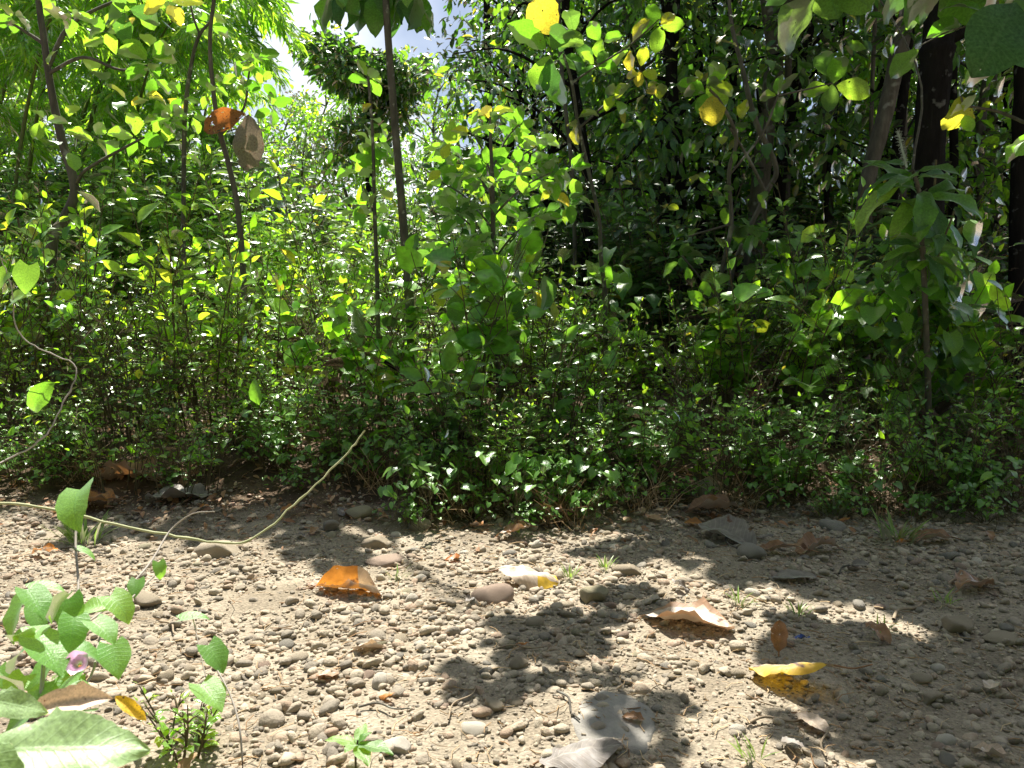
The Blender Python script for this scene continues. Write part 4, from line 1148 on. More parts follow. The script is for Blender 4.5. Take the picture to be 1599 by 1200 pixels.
class Sapling:
    def __init__(s, name, label, Y, cat='sapling', mat='bark_sapling', base=None, group=None):
        s.Y, s.g, s.mat = Y, Geo(), mat
        s.base = base
        s.name, s.label, s.cat, s.group = name, label, cat, group
        s.leaves = []
        s.t = None
    def trunk(s, pix, widths, dY=None):
        dY = dY or [0] * len(pix)
        P = [at(px, py, s.Y + d) for (px, py), d in zip(pix, dY)]
        if s.base is None: s.base = Vector((P[0].x, P[0].y, tz(P[0].x, P[0].y)))
        pts = [s.base + Vector((0, 0, -.1))] + P if P[0].z > s.base.z + .05 else P
        rad = [w / F * s.Y / 2 for w in widths]
        if len(pts) > len(P): rad = [rad[0] * 1.1] + rad
        s.branch_pts(pts, rad)
        return s
    def branch_pts(s, pts, rad, sides=7):
        c = spline([np.array(Vector(p) - s.base) for p in pts], 5)
        s.g.tube(c, np.interp(np.linspace(0, 1, len(c)), np.linspace(0, 1, len(rad)), rad), sides)
    def branch(s, pix, widths, dY=None):
        dY = dY or [0] * len(pix)
        s.branch_pts([at(px, py, s.Y + d) for (px, py), d in zip(pix, dY)], [w / F * s.Y / 2 for w in widths], 5)
        return s
    def leaf(s, p, d, u, L, kind, w=1.0, label=None):
        s.leaves.append((Vector(p) - s.base, d, u, L, kind, w, label))
        if s.t is None: pass
    def whorl(s, px, py, dY, n, Lpx, kinds, elev=.2, jit=.3, w=1.0, pet=.12, p=None, axis=(-.1, .62, .78)):
        c = p if p is not None else at(px, py, s.Y + dY)
        L0 = Lpx / F * c.y * (.88 if p is None else 1)
        a0 = random.uniform(0, 6.28)
        A = (Vector(axis) + Vector((random.gauss(0, .22), random.gauss(0, .22), random.gauss(0, .15)))).normalized()
        e1 = A.cross(Vector((0, 1, .2))).normalized(); e2 = A.cross(e1)
        for i in range(n):
            az = a0 + i * 2 * math.pi / n + random.gauss(0, .25)
            e = elev * .6 + random.gauss(0, jit)
            rad_ = e1 * math.cos(az) + e2 * math.sin(az)
            d = rad_ * math.cos(e) + A * math.sin(e)
            u = A + Vector((random.gauss(0, .15), random.gauss(0, .15), random.gauss(0, .15))) - rad_ * max(0, e) * .8
            L = L0 * random.uniform(.7, 1.1)
            s.leaf(c + d * L * pet + Vector((0, 0, random.uniform(-.05, .02))), d, u, L, random.choice(kinds), w)
            s.g.tube([np.array(c - s.base), np.array(c - s.base + d * L * pet)], max(.0015, L * .01), 4)
        return s
    def hang(s, px, py, dY, Lpx, kind, az=None, e=-1.2, w=1.0, face=0.0):
        c = at(px, py, s.Y + dY)
        az = random.choice((-1, 1)) * math.pi / 2 + random.gauss(0, .6) if az is None else az
        d = Vector((math.cos(az) * math.cos(e), math.sin(az) * math.cos(e), math.sin(e)))
        u = Vector((math.cos(az), math.sin(az) - face, .35))
        s.leaf(c, d, u, Lpx / F * c.y, kind, w)
        return s
    def done(s):
        t = thing(s.name, s.label, s.cat, s.base, 0, s.group)
        obj('stem', s.g.mesh('stem', [M[s.mat]]), t)
        for p, d, u, L, kind, w, label in s.leaves:
            place_leaf(t, LS[kind], p, d, u, L, w, label)
        return t

def overhead(s, start, px, py, h, n, Lm, kinds=('teak_d', 'teak_d', 'teak')):
    """a bough whose leaves shade the track at a pixel"""
    q = on_ground(px, py) + SUN * (h / SUN.z)
    mid = (Vector(start) + q) / 2 + Vector((0, 0, .25))
    s.branch_pts([start, mid, q], [.012, .008, .005], 5)
    for k in range(3):
        q2 = q + Vector((random.gauss(0, .2), random.gauss(0, .18), random.gauss(0, .15))) * (1 if k else 0)
        s.whorl(0, 0, 0, n, Lm / q.y * F, list(kinds), .0, .25, 1.1, .1, q2)
# crooked sapling at the left
s = Sapling('crooked_sapling', 'crooked grey sapling with big bright leaves at the upper left', 6.3, mat='bark_grey')
s.trunk([(80, 400), (100, 345), (117, 295), (96, 215), (80, 140), (70, 70), (60, -20), (70, -160)], (17, 16, 14, 13, 11, 10, 9, 7))
s.branch([(75, 105), (105, 45), (150, 15), (215, -10)], (8, 7, 5, 4)).branch([(70, 70), (40, 50), (0, 25)], (7, 5, 4)).branch([(118, 290), (135, 265), (200, 228), (225, 215)], (6, 5, 4, 3), [0, -.1, -.3, -.4])
s.branch([(76, 115), (130, 90), (190, 110), (240, 100)], (6, 5, 4, 3), [0, -.2, -.3, -.3])
for px, py, n, L, e in [(165, 50, 6, 44, .3), (235, 95, 6, 48, .15), (240, 115, 4, 40, -.5), (212, 218, 4, 48, .2), (150, 215, 4, 50, .3), (250, 180, 5, 34, .1), (268, 185, 4, 36, -.2), (215, -5, 4, 60, -.2), (20, 20, 5, 40, .1), (110, 20, 5, 40, .1), (70, 190, 3, 40, 0)]:
    s.whorl(px, py, random.uniform(-.5, .1), n, L, ['teak', 'teak', 'ov'], e)
s.whorl(195, 18, -.4, 4, 62, ['teak_d'], -.5)
s.whorl(262, 2, -.4, 4, 55, ['teak_y'], -.5).whorl(235, 150, -.3, 2, 34, ['teak_y'], -.3)
for _ in range(14): s.hang(random.uniform(-10, 230), random.uniform(-30, 240), random.uniform(-.4, .3), random.uniform(26, 40), random.choice(['teak', 'teak', 'teak_y']), e=random.uniform(-.9, .2))
for px, py, n, L in [(250, 815, 7, .26), (420, 812, 7, .26), (490, 845, 6, .24), (170, 800, 6, .24), (340, 835, 5, .22)]:
    overhead(s, at(70, -160, 6.3), px, py, 4.0, n, L)
s.done()

# twin thin stems
s = Sapling('thin_sapling', 'thin forked sapling left of the pair of thin stems', 6.2)
s.trunk([(287, 420), (287, 300), (289, 180), (300, 95), (312, 55), (328, 35)], (8, 7, 7, 6, 5, 4)).branch([(312, 55), (300, 20), (290, -40)], (4, 3, 2))
for px, py, n, L, e in [(325, 38, 5, 34, .4), (285, 150, 3, 34, 0), (270, 180, 5, 38, .1), (300, 180, 4, 36, -.2), (290, 240, 3, 34, .1), (335, 130, 3, 30, .1)]:
    s.whorl(px, py, random.uniform(-.2, .2), n, L, ['teak', 'ov', 'teak'], e)
s.whorl(258, 150, -.1, 2, 30, ['teak_y'], 0)
s.done()
s = Sapling('thin_sapling', 'thin sapling at the right of the pair, holding two hanging dead leaves', 5.9, mat='bark_grey')
s.trunk([(382, 470), (372, 330), (355, 250), (342, 200), (333, 140), (328, 60), (336, -30), (330, -140)], (10, 9, 8, 8, 7, 6, 6, 4)).branch([(345, 210), (380, 170), (388, 120), (392, 95)], (5, 4, 3, 3))
for px, py, n, L, e in [(390, 98, 7, 34, .1), (372, 120, 5, 30, .2), (410, 130, 5, 30, 0), (425, 165, 4, 32, -.3), (330, -30, 4, 44, .2), (322, 150, 2, 28, .2), (400, 90, 3, 34, .3)]:
    s.whorl(px, py, random.uniform(-.2, .2), n, L, ['teak', 'ov'], e)
LS['dead_hang'] = [mesh_np('leaf', v, [q], [M['dead_hang']], uv) for v, q, uv in [grid_leaf('teak', 12, 7, .2, .5, .04, 7)]]
LS['dead_grey'] = [mesh_np('leaf', v, [q], [M['dead_grey']], uv) for v, q, uv in [grid_leaf('teak', 14, 9, .5, .9, .07, 9)]]
c = at(382, 178, 5.8)
s.leaf(c, Vector((-.95, -.1, -.28)), Vector((.2, -1, .25)), 72 / F * 5.8, 'dead_hang', .85, 'rusty brown dead leaf hanging sideways')
c = at(390, 180, 5.7)
s.leaf(c, Vector((-.03, -.1, -1)), Vector((.3, -1, .1)), 84 / F * 5.7, 'dead_grey', .85, 'grey withered leaf hanging straight down')
s.done()

# straight slim pole with drooping leaves on top, out of which shade falls on the track
s = Sapling('slim_pole_tree', 'straight slim pole with a tuft of drooping leaves at the top', 5.5, 'tree')
s.trunk([(643, 560), (638, 450), (628, 330), (617, 200), (606, 60), (600, -40), (592, -180), (590, -330)], (15, 14, 13, 12, 11, 10, 9, 6))
for px, py, n, L, e, k in [(600, -25, 9, 78, -.9, ['ov_d', 'ov_d', 'ov']), (540, -40, 6, 80, -.9, ['ov_d', 'ov_d']), (650, -25, 6, 78, -.8, ['ov', 'ov_d']), (520, -20, 4, 70, -.9, ['ov_d', 'ov'])]:
    s.whorl(px, py, random.uniform(-.2, .2), n, L, k, e * 1.5, .3, 1.15, .12, None, (0, .1, 1))
s.branch([(600, -40), (560, -50), (520, -25)], (5, 4, 3)).branch([(600, -40), (630, -45), (655, -28)], (5, 4, 3))
s.hang(672, 15, -.1, 42, 'ov', e=-1.3); s.hang(645, -5, -.1, 62, 'ov', e=-1.0, az=0)
top = at(590, -330, 5.5)
for q_ in [at(590, 0, 5.5), at(530, 0, 5.5), at(650, -10, 5.5)]: s.whorl(0, 0, 0, 8, .42 / q_.y * F, ['teak_d'], 0, .2, 1.2, .1, q_ + SUN * .8)  # leaves added out of view, up-sun of the tuft, to shade it
for px, py, n, L in [(860, 985, 7, .24), (990, 1085, 5, .2), (800, 1000, 4, .2)]:
    overhead(s, top, px, py, 2.9, n, L * .85)
s.done()

# clumps beside the pole
s = Sapling('teak_sapling', 'young large-leaved sapling just left of the straight slim pole', 5.6)
s.trunk([(590, 480), (585, 330), (582, 215), (575, 120)], (7, 6, 5, 4))
for px, py, n, L, e, k in [(575, 122, 6, 36, .35, ['teak']), (583, 222, 6, 52, .45, ['teak']), (560, 270, 3, 42, 0, ['teak', 'teak_y']), (598, 250, 3, 44, -.1, ['teak_y', 'teak']), (595, 295, 3, 50, -.3, ['teak_y']), (555, 325, 3, 34, -.4, ['teak_y', 'teak']), (582, 155, 2, 28, -.6, ['teak_y'])]:
    s.whorl(px, py, random.uniform(-.15, .15), n, L * .9, k, e); s.whorl(px + random.uniform(-25, 25), py + random.uniform(20, 90), random.uniform(0, .4), n, L * .75, ['teak', 'ov_d', 'ov'], e - .2)
s.done()

s = Sapling('broad_leaved_sapling', 'dense broad-leaved sapling with a dark upright stem at the centre', 5.1)
s.trunk([(778, 580), (772, 480), (770, 380), (769, 290), (766, 220), (765, 170)], (9, 8, 8, 7, 5, 3))
for px, py in [(700, 235), (845, 225), (690, 285), (860, 270), (715, 335), (840, 340), (760, 260), (735, 205), (810, 195), (700, 400), (820, 390)]:
    s.branch([(768, min(py + 70, 440)), ((768 + px) / 2, py + 25), (px, py)], (4, 3, 2), [0, random.uniform(-.3, .3), random.uniform(-.4, .4)])
for px, py, n, L, e, k in [(765, 185, 6, 42, .5, ['ov_y', 'ov']), (735, 200, 5, 40, .3, ['ov_y', 'ov']), (810, 192, 5, 44, .3, ['ov', 'ov_y']), (700, 232, 6, 48, .2, ['ov']), (845, 225, 6, 48, .2, ['ov']), (690, 285, 6, 48, .1, ['ov']), (862, 268, 6, 48, .1, ['ov']),
                           (760, 255, 7, 46, .2, ['ov']), (720, 270, 5, 46, 0, ['ov']), (810, 262, 6, 46, .1, ['ov']), (715, 330, 6, 50, -.1, ['ov', 'ov_d']), (842, 335, 6, 50, -.1, ['ov']), (775, 315, 6, 48, 0, ['ov', 'ov_d']), (745, 365, 5, 50, -.3, ['ov_d', 'ov']), (805, 370, 5, 52, -.3, ['ov_d', 'ov']),
                           (865, 300, 3, 40, .1, ['ov', 'ov_y']), (690, 255, 2, 34, 0, ['ov_y'])]:
    s.whorl(px, py, random.uniform(-.35, .35), n, L * .92, k, e)
    s.whorl(px + random.uniform(-40, 40), py + random.uniform(-5, 60), random.uniform(-.3, .6), n, L * .8, k if py < 215 else ['ov', 'ov_d', 'ov'], e - .15)
    s.whorl(px + random.uniform(-50, 50), py + random.uniform(20, 110), random.uniform(0, .8), n, L * .75, ['ov', 'ov_d', 'ov'], e - .2)
for px, py, L, k in [(700, 380, 60, 'ov_d'), (712, 460, 55, 'ov_d'), (820, 390, 60, 'ov_d'), (850, 430, 62, 'ov_d'), (835, 455, 34, 'ov_y'), (860, 470, 36, 'ov_y'), (785, 400, 48, 'ov_d'), (690, 440, 44, 'ov_y'), (715, 440, 36, 'ov_y'), (760, 470, 44, 'ov_d'), (810, 470, 40, 'ov_d')]:
    s.hang(px, py, random.uniform(-.4, 0), L, k, e=random.uniform(-1.4, -.8))
s.done()

s = Sapling('yellowing_sapling', 'tall spindly sapling with big yellow-green leaves right of centre', 5.8)
s.trunk([(945, 480), (938, 400), (935, 340), (915, 250), (902, 190), (893, 130), (880, 85)], (7, 7, 6, 6, 5, 5, 4))
s.branch([(893, 130), (930, 105), (985, 70), (1030, 30)], (4, 3, 3, 2)).branch([(905, 200), (960, 150), (1000, 110)], (4, 3, 2)).branch([(935, 340), (900, 290), (880, 250)], (3, 3, 2))
for px, py, n, L, e, k in [(860, 75, 5, 72, .2, ['teak_d', 'teak']), (868, 95, 4, 66, -.6, ['teak', 'teak_d']), (930, 95, 4, 40, .2, ['teak', 'teak_d']), (985, 70, 4, 46, .1, ['teak', 'teak_y']), (1030, 32, 5, 44, .1, ['teak_y', 'teak']),
                           (1000, 112, 4, 38, 0, ['teak_y', 'teak']), (960, 150, 4, 36, -.2, ['teak_y', 'teak']), (940, 60, 3, 38, .2, ['teak']), (1010, 140, 3, 36, -.4, ['teak_y']), (895, 60, 3, 44, .3, ['teak_d']), (990, 180, 3, 30, 0, ['teak']), (900, 190, 3, 36, -.3, ['teak_y'])]:
    s.whorl(px, py, random.uniform(-.3, .3), n, L, k, e)
c = at(868, 55, 5.7)
s.leaf(c + Vector((-.02, 0, 0)), Vector((-.25, .1, .5)), Vector((-.1, .95, .3)), 62 / F * 5.7, 'teak_y', 1.3)
s.done()

s = Sapling('forked_sapling', 'forked crooked sapling with yellow-green leaves in front of the wood', 6.4, mat='bark_grey')
s.trunk([(1120, 480), (1128, 420), (1142, 350), (1138, 270), (1150, 215), (1125, 160), (1108, 140)], (8, 7, 7, 6, 6, 5, 4))
s.branch([(1195, 300), (1170, 250), (1140, 200)], (6, 5, 4), [0, 0, 0]).branch([(1142, 350), (1090, 365), (1075, 370)], (4, 3, 2)).branch([(1120, 470), (1090, 430), (1065, 400)], (4, 3, 3))
s.branch([(1138, 275), (1190, 210), (1215, 150)], (4, 4, 3)).branch([(1215, 150), (1260, 140), (1300, 130)], (3, 3, 2))
for px, py, n, L, e, k in [(1106, 138, 4, 50, .5, ['teak', 'teak_y']), (1100, 130, 3, 52, .1, ['teak_y', 'teak']), (1215, 148, 5, 44, .3, ['teak', 'teak_d']), (1300, 128, 5, 56, .2, ['teak_d', 'teak']), (1075, 372, 4, 40, .2, ['ov_d', 'ov']), (1062, 400, 5, 42, .1, ['ov_d', 'ov']), (1130, 300, 3, 26, 0, ['teak']), (1040, 320, 2, 26, -.5, ['teak_y']), (1145, 240, 3, 28, 0, ['teak', 'ov_d'])]:
    s.whorl(px, py, random.uniform(-.3, .3), n, L, k, e)
s.hang(1112, 150, -.2, 46, 'teak_y', e=-1.3, w=1.3)
for _ in range(30): s.hang(random.uniform(1020, 1240), random.uniform(20, 330), random.uniform(-.4, .5), random.uniform(20, 34), random.choice(['teak', 'ov', 'ov_d', 'teak_y']), e=random.uniform(-.9, .3))
s.done()
# twining liana
s = Sapling('liana', 'bare liana looping down past the tall grey-barked trunk', 7.0, 'vine', 'bark_grey')
s.trunk([(1140, 520), (1145, 420), (1195, 305), (1212, 262), (1180, 190), (1160, 110), (1140, 20), (1138, -120)], (6, 7, 8, 8, 9, 7, 6, 5))
for _ in range(26):
    s.hang(1145 + random.uniform(-25, 30), random.uniform(300, 520), random.uniform(-.2, .2), random.uniform(20, 30), random.choice(['heart_d', 'ov']), e=random.uniform(-1, .2))
s.done()

# huge leaves at the upper right
s = Sapling('teak_sapling', 'sapling with huge round dark leaves at the upper right corner', 4.3)
s.trunk([(1640, 640), (1632, 400), (1618, 200), (1600, 60), (1590, -60), (1580, -220)], (14, 12, 11, 10, 9, 7))
s.branch([(1618, 200), (1560, 175), (1510, 165), (1500, 150)], (6, 5, 4, 3)).branch([(1600, 60), (1560, 40), (1535, 35)], (5, 4, 3))
s.leaf(at(1530, 42, 4.2), Vector((.8, -.25, -.38)), Vector((.1, -.9, .45)), 125 / F * 4.2, 'teak_d', 1.15)
s.leaf(at(1585, 5, 4.1), Vector((-.45, -.25, -.75)), Vector((.1, -.9, .4)), 130 / F * 4.1, 'teak_d', 1.2)
s.leaf(at(1500, 150, 4.3), Vector((.1, .1, -.9)), Vector((.1, -1, .1)), 58 / F * 4.3, 'teak_y', 1.4)
s.leaf(at(1535, 20, 4.3), Vector((-.7, .2, .5)), Vector((.2, -.6, .8)), 62 / F * 4.3, 'teak', 1.0)
s.whorl(1555, 25, .1, 4, 80, ['teak_d', 'teak'], 0).whorl(1600, 55, 0, 5, 95, ['teak_d', 'teak'], -.1).whorl(1505, 165, 0, 3, 44, ['teak', 'teak_y'], -.4).whorl(1618, 200, 0, 4, 80, ['teak', 'teak_d'], -.1).whorl(1440, 70, .4, 2, 80, ['teak_d', 'teak'], -.2)
for q_, n_ in [(at(1560, 95, 4.1), 9), (at(1560, 60, 4.2), 8), (at(1540, 110, 4.1), 8)]: s.whorl(0, 0, 0, n_, .36 / q_.y * F, ['teak_d'], 0, .2, 1.2, .1, q_ + SUN * .75)  # extra leaves added towards the sun to keep the huge leaves dark
s.branch([(1535, 35), (1480, 50), (1440, 70)], (3, 3, 2), [0, .2, .4])
top = at(1580, -220, 4.3)
for px, py, n, L in [(1480, 1040, 8, .3), (1560, 1000, 6, .3), (1530, 1100, 7, .28), (1440, 860, 9, .34), (1300, 850, 8, .32), (1560, 870, 9, .36), (1180, 845, 7, .3), (1590, 1150, 6, .3), (1580, 930, 6, .3), (1240, 830, 7, .3), (1500, 830, 8, .34), (1380, 840, 7, .32), (1480, 900, 6, .3), (1130, 830, 6, .28), (1330, 885, 6, .3), (1040, 810, 6, .3), (1590, 1060, 6, .3), (1250, 890, 6, .3), (1150, 870, 6, .26), (1520, 1160, 6, .26), (1400, 880, 6, .3)]:
    overhead(s, top, px, py, 4.0 if py < 950 else 3.0, n, L, ('teak_d', 'teak_d', 'teak'))
s.done()

s = Sapling('long_leaved_sapling', 'shaded plant with long green leaves in front of the near-black trunk', 4.6)
s.trunk([(1450, 640), (1445, 480), (1440, 370), (1435, 300), (1425, 265)], (10, 9, 8, 7, 5))
for px, py, n, L, e in [(1428, 268, 8, 100, .35), (1440, 300, 8, 112, .1), (1450, 345, 7, 105, -.1), (1440, 390, 7, 100, -.3)]:
    s.whorl(px, py, 0, n, L, ['lance', 'lance', 'lance_g'], e, .2, 1.0, .1, None, (0, -.45, .9))
s.leaf(at(1408, 290, 4.5), Vector((-.85, -.1, -.35)), Vector((0, -.4, 1)), 105 / F * 4.5, 'lance_g')
for _ in range(4): s.whorl(1400 + random.uniform(0, 80), 330 + random.uniform(0, 120), random.uniform(-.1, .4), 6, 80, ['lance', 'lance_g'], -.1, .25, .9, .1, None, (0, -.3, .9))
for q_ in [at(1440, 330, 4.6), at(1410, 290, 4.6), at(1480, 330, 4.6), at(1440, 420, 4.6)]: s.whorl(0, 0, 0, 7, .4 / q_.y * F, ['teak_d'], 0, .2, 1.2, .1, q_ + SUN * 2.4)  # unseen leaf clusters added overhead to put this plant in shade
s.branch_pts([at(1425, 265, 4.6), at(1430, 100, 5.0), at(1440, 330, 4.6) + SUN * 2.4], [.008, .006, .004])  # added stem that carries the shading clusters
t = s.done()
# its fluffy flower spike
g = Geo()
b0 = np.array(at(1416, 262, 4.6) - s.base); b1 = np.array(at(1402, 205, 4.6) - s.base)
g.tube([b0, (b0 + b1) / 2, b1], [.006, .005, .002], 5)
for i in range(260):
    p = b0 + (b1 - b0) * rng.uniform(.1, 1); d = nrm(rng.normal(size=3)) * rng.uniform(.012, .03)
    g.tube([p, p + d], .0008, 3)
obj('flower_spike', g.mesh('flower_spike', [rough_mat('fluffy_bloom', [(.3, (.35, .42, .36)), (.7, (.5, .56, .5))], 20)]), t)

# vines climbing the near-black trunk
s = Sapling('climbing_vine', 'heart-leaved vine hanging down the near-black trunk', 5.0, 'vine', 'stem')
s.trunk([(1432, 640), (1440, 520), (1428, 430), (1455, 330), (1462, 250)], (6, 6, 5, 4, 3)).branch([(1470, 630), (1480, 520), (1462, 420), (1490, 330)], (5, 5, 4, 3))
for _ in range(270):
    t_ = random.random()
    s.hang(1448 + random.gauss(0, 34 + 22 * t_), 340 + 290 * t_, random.uniform(-.45, .3), random.uniform(26, 44), random.choice(['heart_d', 'heart_d', 'ov', 'ov_d']), e=random.uniform(-1.2, 0))
s.done()
# leafy climbers left of it
for cx, cy, n, Y, lab in [(1270, 480, 90, 6.3, 'leafy climber spilling over weeds below the leaning pale trunk'), (1200, 440, 70, 6.6, 'leafy climber at the foot of the tall grey-barked trunk'), (1370, 560, 60, 5.6, 'heart-leaved climber between the leaning trunk and the near-black one'),
                          (950, 470, 60, 6.2, 'leafy climber below the spindly yellow-leaved sapling'), (40, 420, 40, 5.8, 'bright leafy climber at the far left below bamboo')]:
    s = Sapling('climbing_vine', lab, Y, 'vine', 'stem')
    s.trunk([(cx + 10, cy + 110), (cx, cy), (cx - 12, cy - 80)], (5, 4, 3))
    for _ in range(n): s.hang(cx + random.gauss(0, 42), cy + random.uniform(-90, 100), random.uniform(-.5, .4), random.uniform(24, 40), random.choice(['ov', 'ov_d', 'heart_d']), e=random.uniform(-.8, .3))
    s.done()

# dark dead leaf caught in the weeds, a fallen branch, an old stump
s = Sapling('withered_plant', 'withered stalk with a large black drooping leaf among the right-hand weeds', 4.7, 'plant')
s.trunk([(1312, 760), (1306, 700), (1303, 665)], (5, 4, 4))
LS['dead_dark'] = [mesh_np('leaf', v, [q], [rough_mat('black_dead_leaf', [(.3, (.035, .028, .025)), (.7, (.07, .055, .05))], 14)], uv) for v, q, uv in [grid_leaf('teak', 12, 7, -.6, .3, .04, 9)]]
s.leaf(at(1303, 662, 4.6), Vector((.12, -.2, -1)), Vector((0, -1, .3)), 62 / F * 4.6, 'dead_dark', 1.7)
s.done()
s = Sapling('fallen_branch', 'dark fallen branch slanting through weeds right of the slim pole', 4.9, 'branch', 'bark_dark', base=at(728, 690, 4.9))
s.trunk([(728, 690), (690, 640), (640, 590), (600, 565)], (12, 11, 9, 7)).branch([(640, 590), (720, 598), (800, 595), (880, 600)], (5, 4, 4, 3))
s.done()
LS['dead_brown'] = [mesh_np('leaf', v, [q], [M['dead_brown']], uv) for v, q, uv in [grid_leaf('ovate', 12, 7, .3, .9, .06, 19)]]

# brown dead fern-like stalks in the weeds
for px, py, lab in [(535, 700, 'rusty withered stalks low in the weeds left of the slim pole'), (600, 760, 'rusty dry stalks at the bank foot below the slim pole'), (1010, 790, 'rusty dry stalks at the bank foot right of centre'), (400, 690, 'straw-brown dry stalks low in the left weeds'), (150, 745, 'dry stalks at the bank foot behind the left vine'), (300, 740, 'dry stalks at the bank foot above the vine tendril'), (720, 800, 'dry stalks at the gravel edge under the central creepers'), (880, 815, 'dry stalks at the gravel edge right of the central creepers'), (1140, 790, 'dry stalks beside the mossy round stone'), (1380, 800, 'dry stalks at the shaded bank foot on the right')]:
    b = on_ground(px, py)
    g = Geo()
    for _ in range(60):
        a = random.uniform(0, 6.28); rr = random.uniform(0, .18); L = random.uniform(.1, .32)
        p = np.array([math.cos(a) * rr, math.sin(a) * rr, -.01])
        e = p + np.array([random.gauss(0, .5), random.gauss(0, .5), random.uniform(.2, 1.0)]) * L
        g.tube([p, (p + e) / 2 + np.array([0, 0, .03]), e], [.002, .0016, .001], 3)
    m = g.mesh('dry_stalks', [M['straw']])
    tag(obj('dry_stalks', m, None, b), lab, 'dry stalks', 'dry stalks in the weeds')

# ------------------------------------------------------------------ foreground vines, lower left
def vine_leaf(s, px, py, Y, Lpx, az, e, kind='heart', w=1.0, roll=0.0):
    c = at(px, py, Y)
    az, e = R(az), R(e)
    d = Vector((math.cos(az) * math.cos(e), math.sin(az) * math.cos(e), math.sin(e)))
    side = Vector((-math.sin(az), math.cos(az), 0))
    u = side.cross(d) * -1
    u = Matrix.Rotation(R(roll), 3, d) @ u
    if u.z < 0: u = -u
    s.leaf(c - d * (Lpx / F * Y * .45), d, u, Lpx / F * Y, kind, w)

s = Sapling('morning_glory_vine', 'green heart-leaved vine with a pink flower in the left foreground', 1.15, 'vine', 'vine_grey', base=Vector((-.62, .86, tz(-.62, .86))))
s.branch_pts([s.base, at(60, 1150, 1.0), at(75, 1010, 1.1), at(120, 940, 1.2), at(118, 850, 1.3), at(120, 790, 1.35)], [.003, .003, .0025, .002, .002, .0015], 6)
s.branch_pts([at(60, 1150, 1.0), at(140, 1060, 1.08), at(165, 980, 1.2), at(260, 880, 1.4)], [.002, .002, .0018, .0014], 6)
s.branch_pts([at(75, 1010, 1.1), at(160, 955, 1.25), at(230, 885, 1.4), at(265, 830, 1.5), at(300, 803, 1.5), at(336, 799, 1.5)], [.002, .002, .002, .0018, .0014, .001], 6)
for a in [(112, 785, 1.3, 84, -80, -20, 'heart', .85, 25), (140, 1015, 1.1, 66, 20, -10, 'heart', .9, 0), (72, 915, 1.2, 54, 20, 5, 'heart', .9, 0), (108, 960, 1.15, 62, -60, -45, 'heart', .9, 20), (190, 945, 1.2, 58, -20, -25, 'heart', .9, 10),
          (212, 918, 1.3, 32, -80, -40, 'heart', .9, 0), (78, 1020, 1.05, 84, -30, -25, 'heart', 1.0, -10), (180, 1030, 1.1, 60, -50, -40, 'heart', .9, 0), (20, 965, 1.1, 74, -110, -50, 'heart', .9, 20), (40, 1110, 1.0, 90, -140, -20, 'heart', 1, 0),
          (165, 975, 1.15, 30, 30, 10, 'heart', .9, 0), (250, 890, 1.35, 30, -50, -50, 'heart', .8, 0), (135, 862, 1.3, 36, 10, -20, 'heart', .7, 0), (55, 985, 1.1, 60, 100, 10, 'heart', .9, 0), (130, 1065, 1.05, 50, 40, -10, 'heart', .9, 0), (15, 1060, 1.0, 70, 60, -30, 'heart', .9, 0), (95, 1075, 1.0, 60, -160, -20, 'heart', .9, 0)]:
    vine_leaf(s, *a)
for _ in range(22):
    px, py = random.uniform(-20, 165), random.uniform(905, 1110)
    vine_leaf(s, px, py, random.uniform(.95, 1.3), random.uniform(34, 62), random.uniform(-180, 180), random.uniform(-45, 10), 'heart', .9, random.uniform(-20, 20))
t = s.done()
# the flower: a small trumpet
g = Geo()
c = np.array(at(120, 1035, 1.06) - s.base)
n = 20; a = np.arange(n) * 2 * math.pi / n
ax = nrm(np.array([.25, -.75, .5])); e1 = nrm(np.cross(ax, [0, 0, 1])); e2 = np.cross(ax, e1)
V = []
for rr, h in [(.003, -.022), (.006, -.008), (.010, 0), (.016, .005)]:
    V += [c + ax * h + (e1 * math.cos(k) + e2 * math.sin(k)) * rr * (1 + .06 * math.cos(5 * k)) for k in a]
Q = [[r_ * n + i, r_ * n + (i + 1) % n, (r_ + 1) * n + (i + 1) % n, (r_ + 1) * n + i] for r_ in range(3) for i in range(n)]
obj('flower', mesh_np('flower', np.array(V), [np.array(Q)], [leaf_mat('pink_petal', [(0, (.6, .45, .6)), (1, (.62, .46, .62))], [(0, (.4, .2, .35)), (1, (.4, .2, .35))], veins=0, vein_amt=0)], np.zeros((len(V), 2))), t)

s = Sapling('trailing_vine', 'small vine with three dusty heart-shaped leaves in the lower left', 1.5, 'vine', 'vine_grey', base=Vector((at(375, 1200, 1.3).x, 1.3, tz(at(375, 1200, 1.3).x, 1.3))))
s.branch_pts([s.base, at(378, 1180, 1.3), at(365, 1100, 1.35), at(335, 1040, 1.42), at(310, 1010, 1.48)], [.002, .002, .0018, .0016, .001], 5)
s.branch_pts([at(365, 1100, 1.35), at(330, 1085, 1.38), at(300, 960, 1.5)], [.0016, .0014, .001], 5)
for a_ in [(303, 962, 1.5, 46, 20, 10, 'heart', .9, 0), (338, 1025, 1.42, 54, -30, -35, 'heart', .9, 10), (330, 1085, 1.36, 64, -35, -20, 'heart', .9, 0)]: vine_leaf(s, *a_)
s.done()

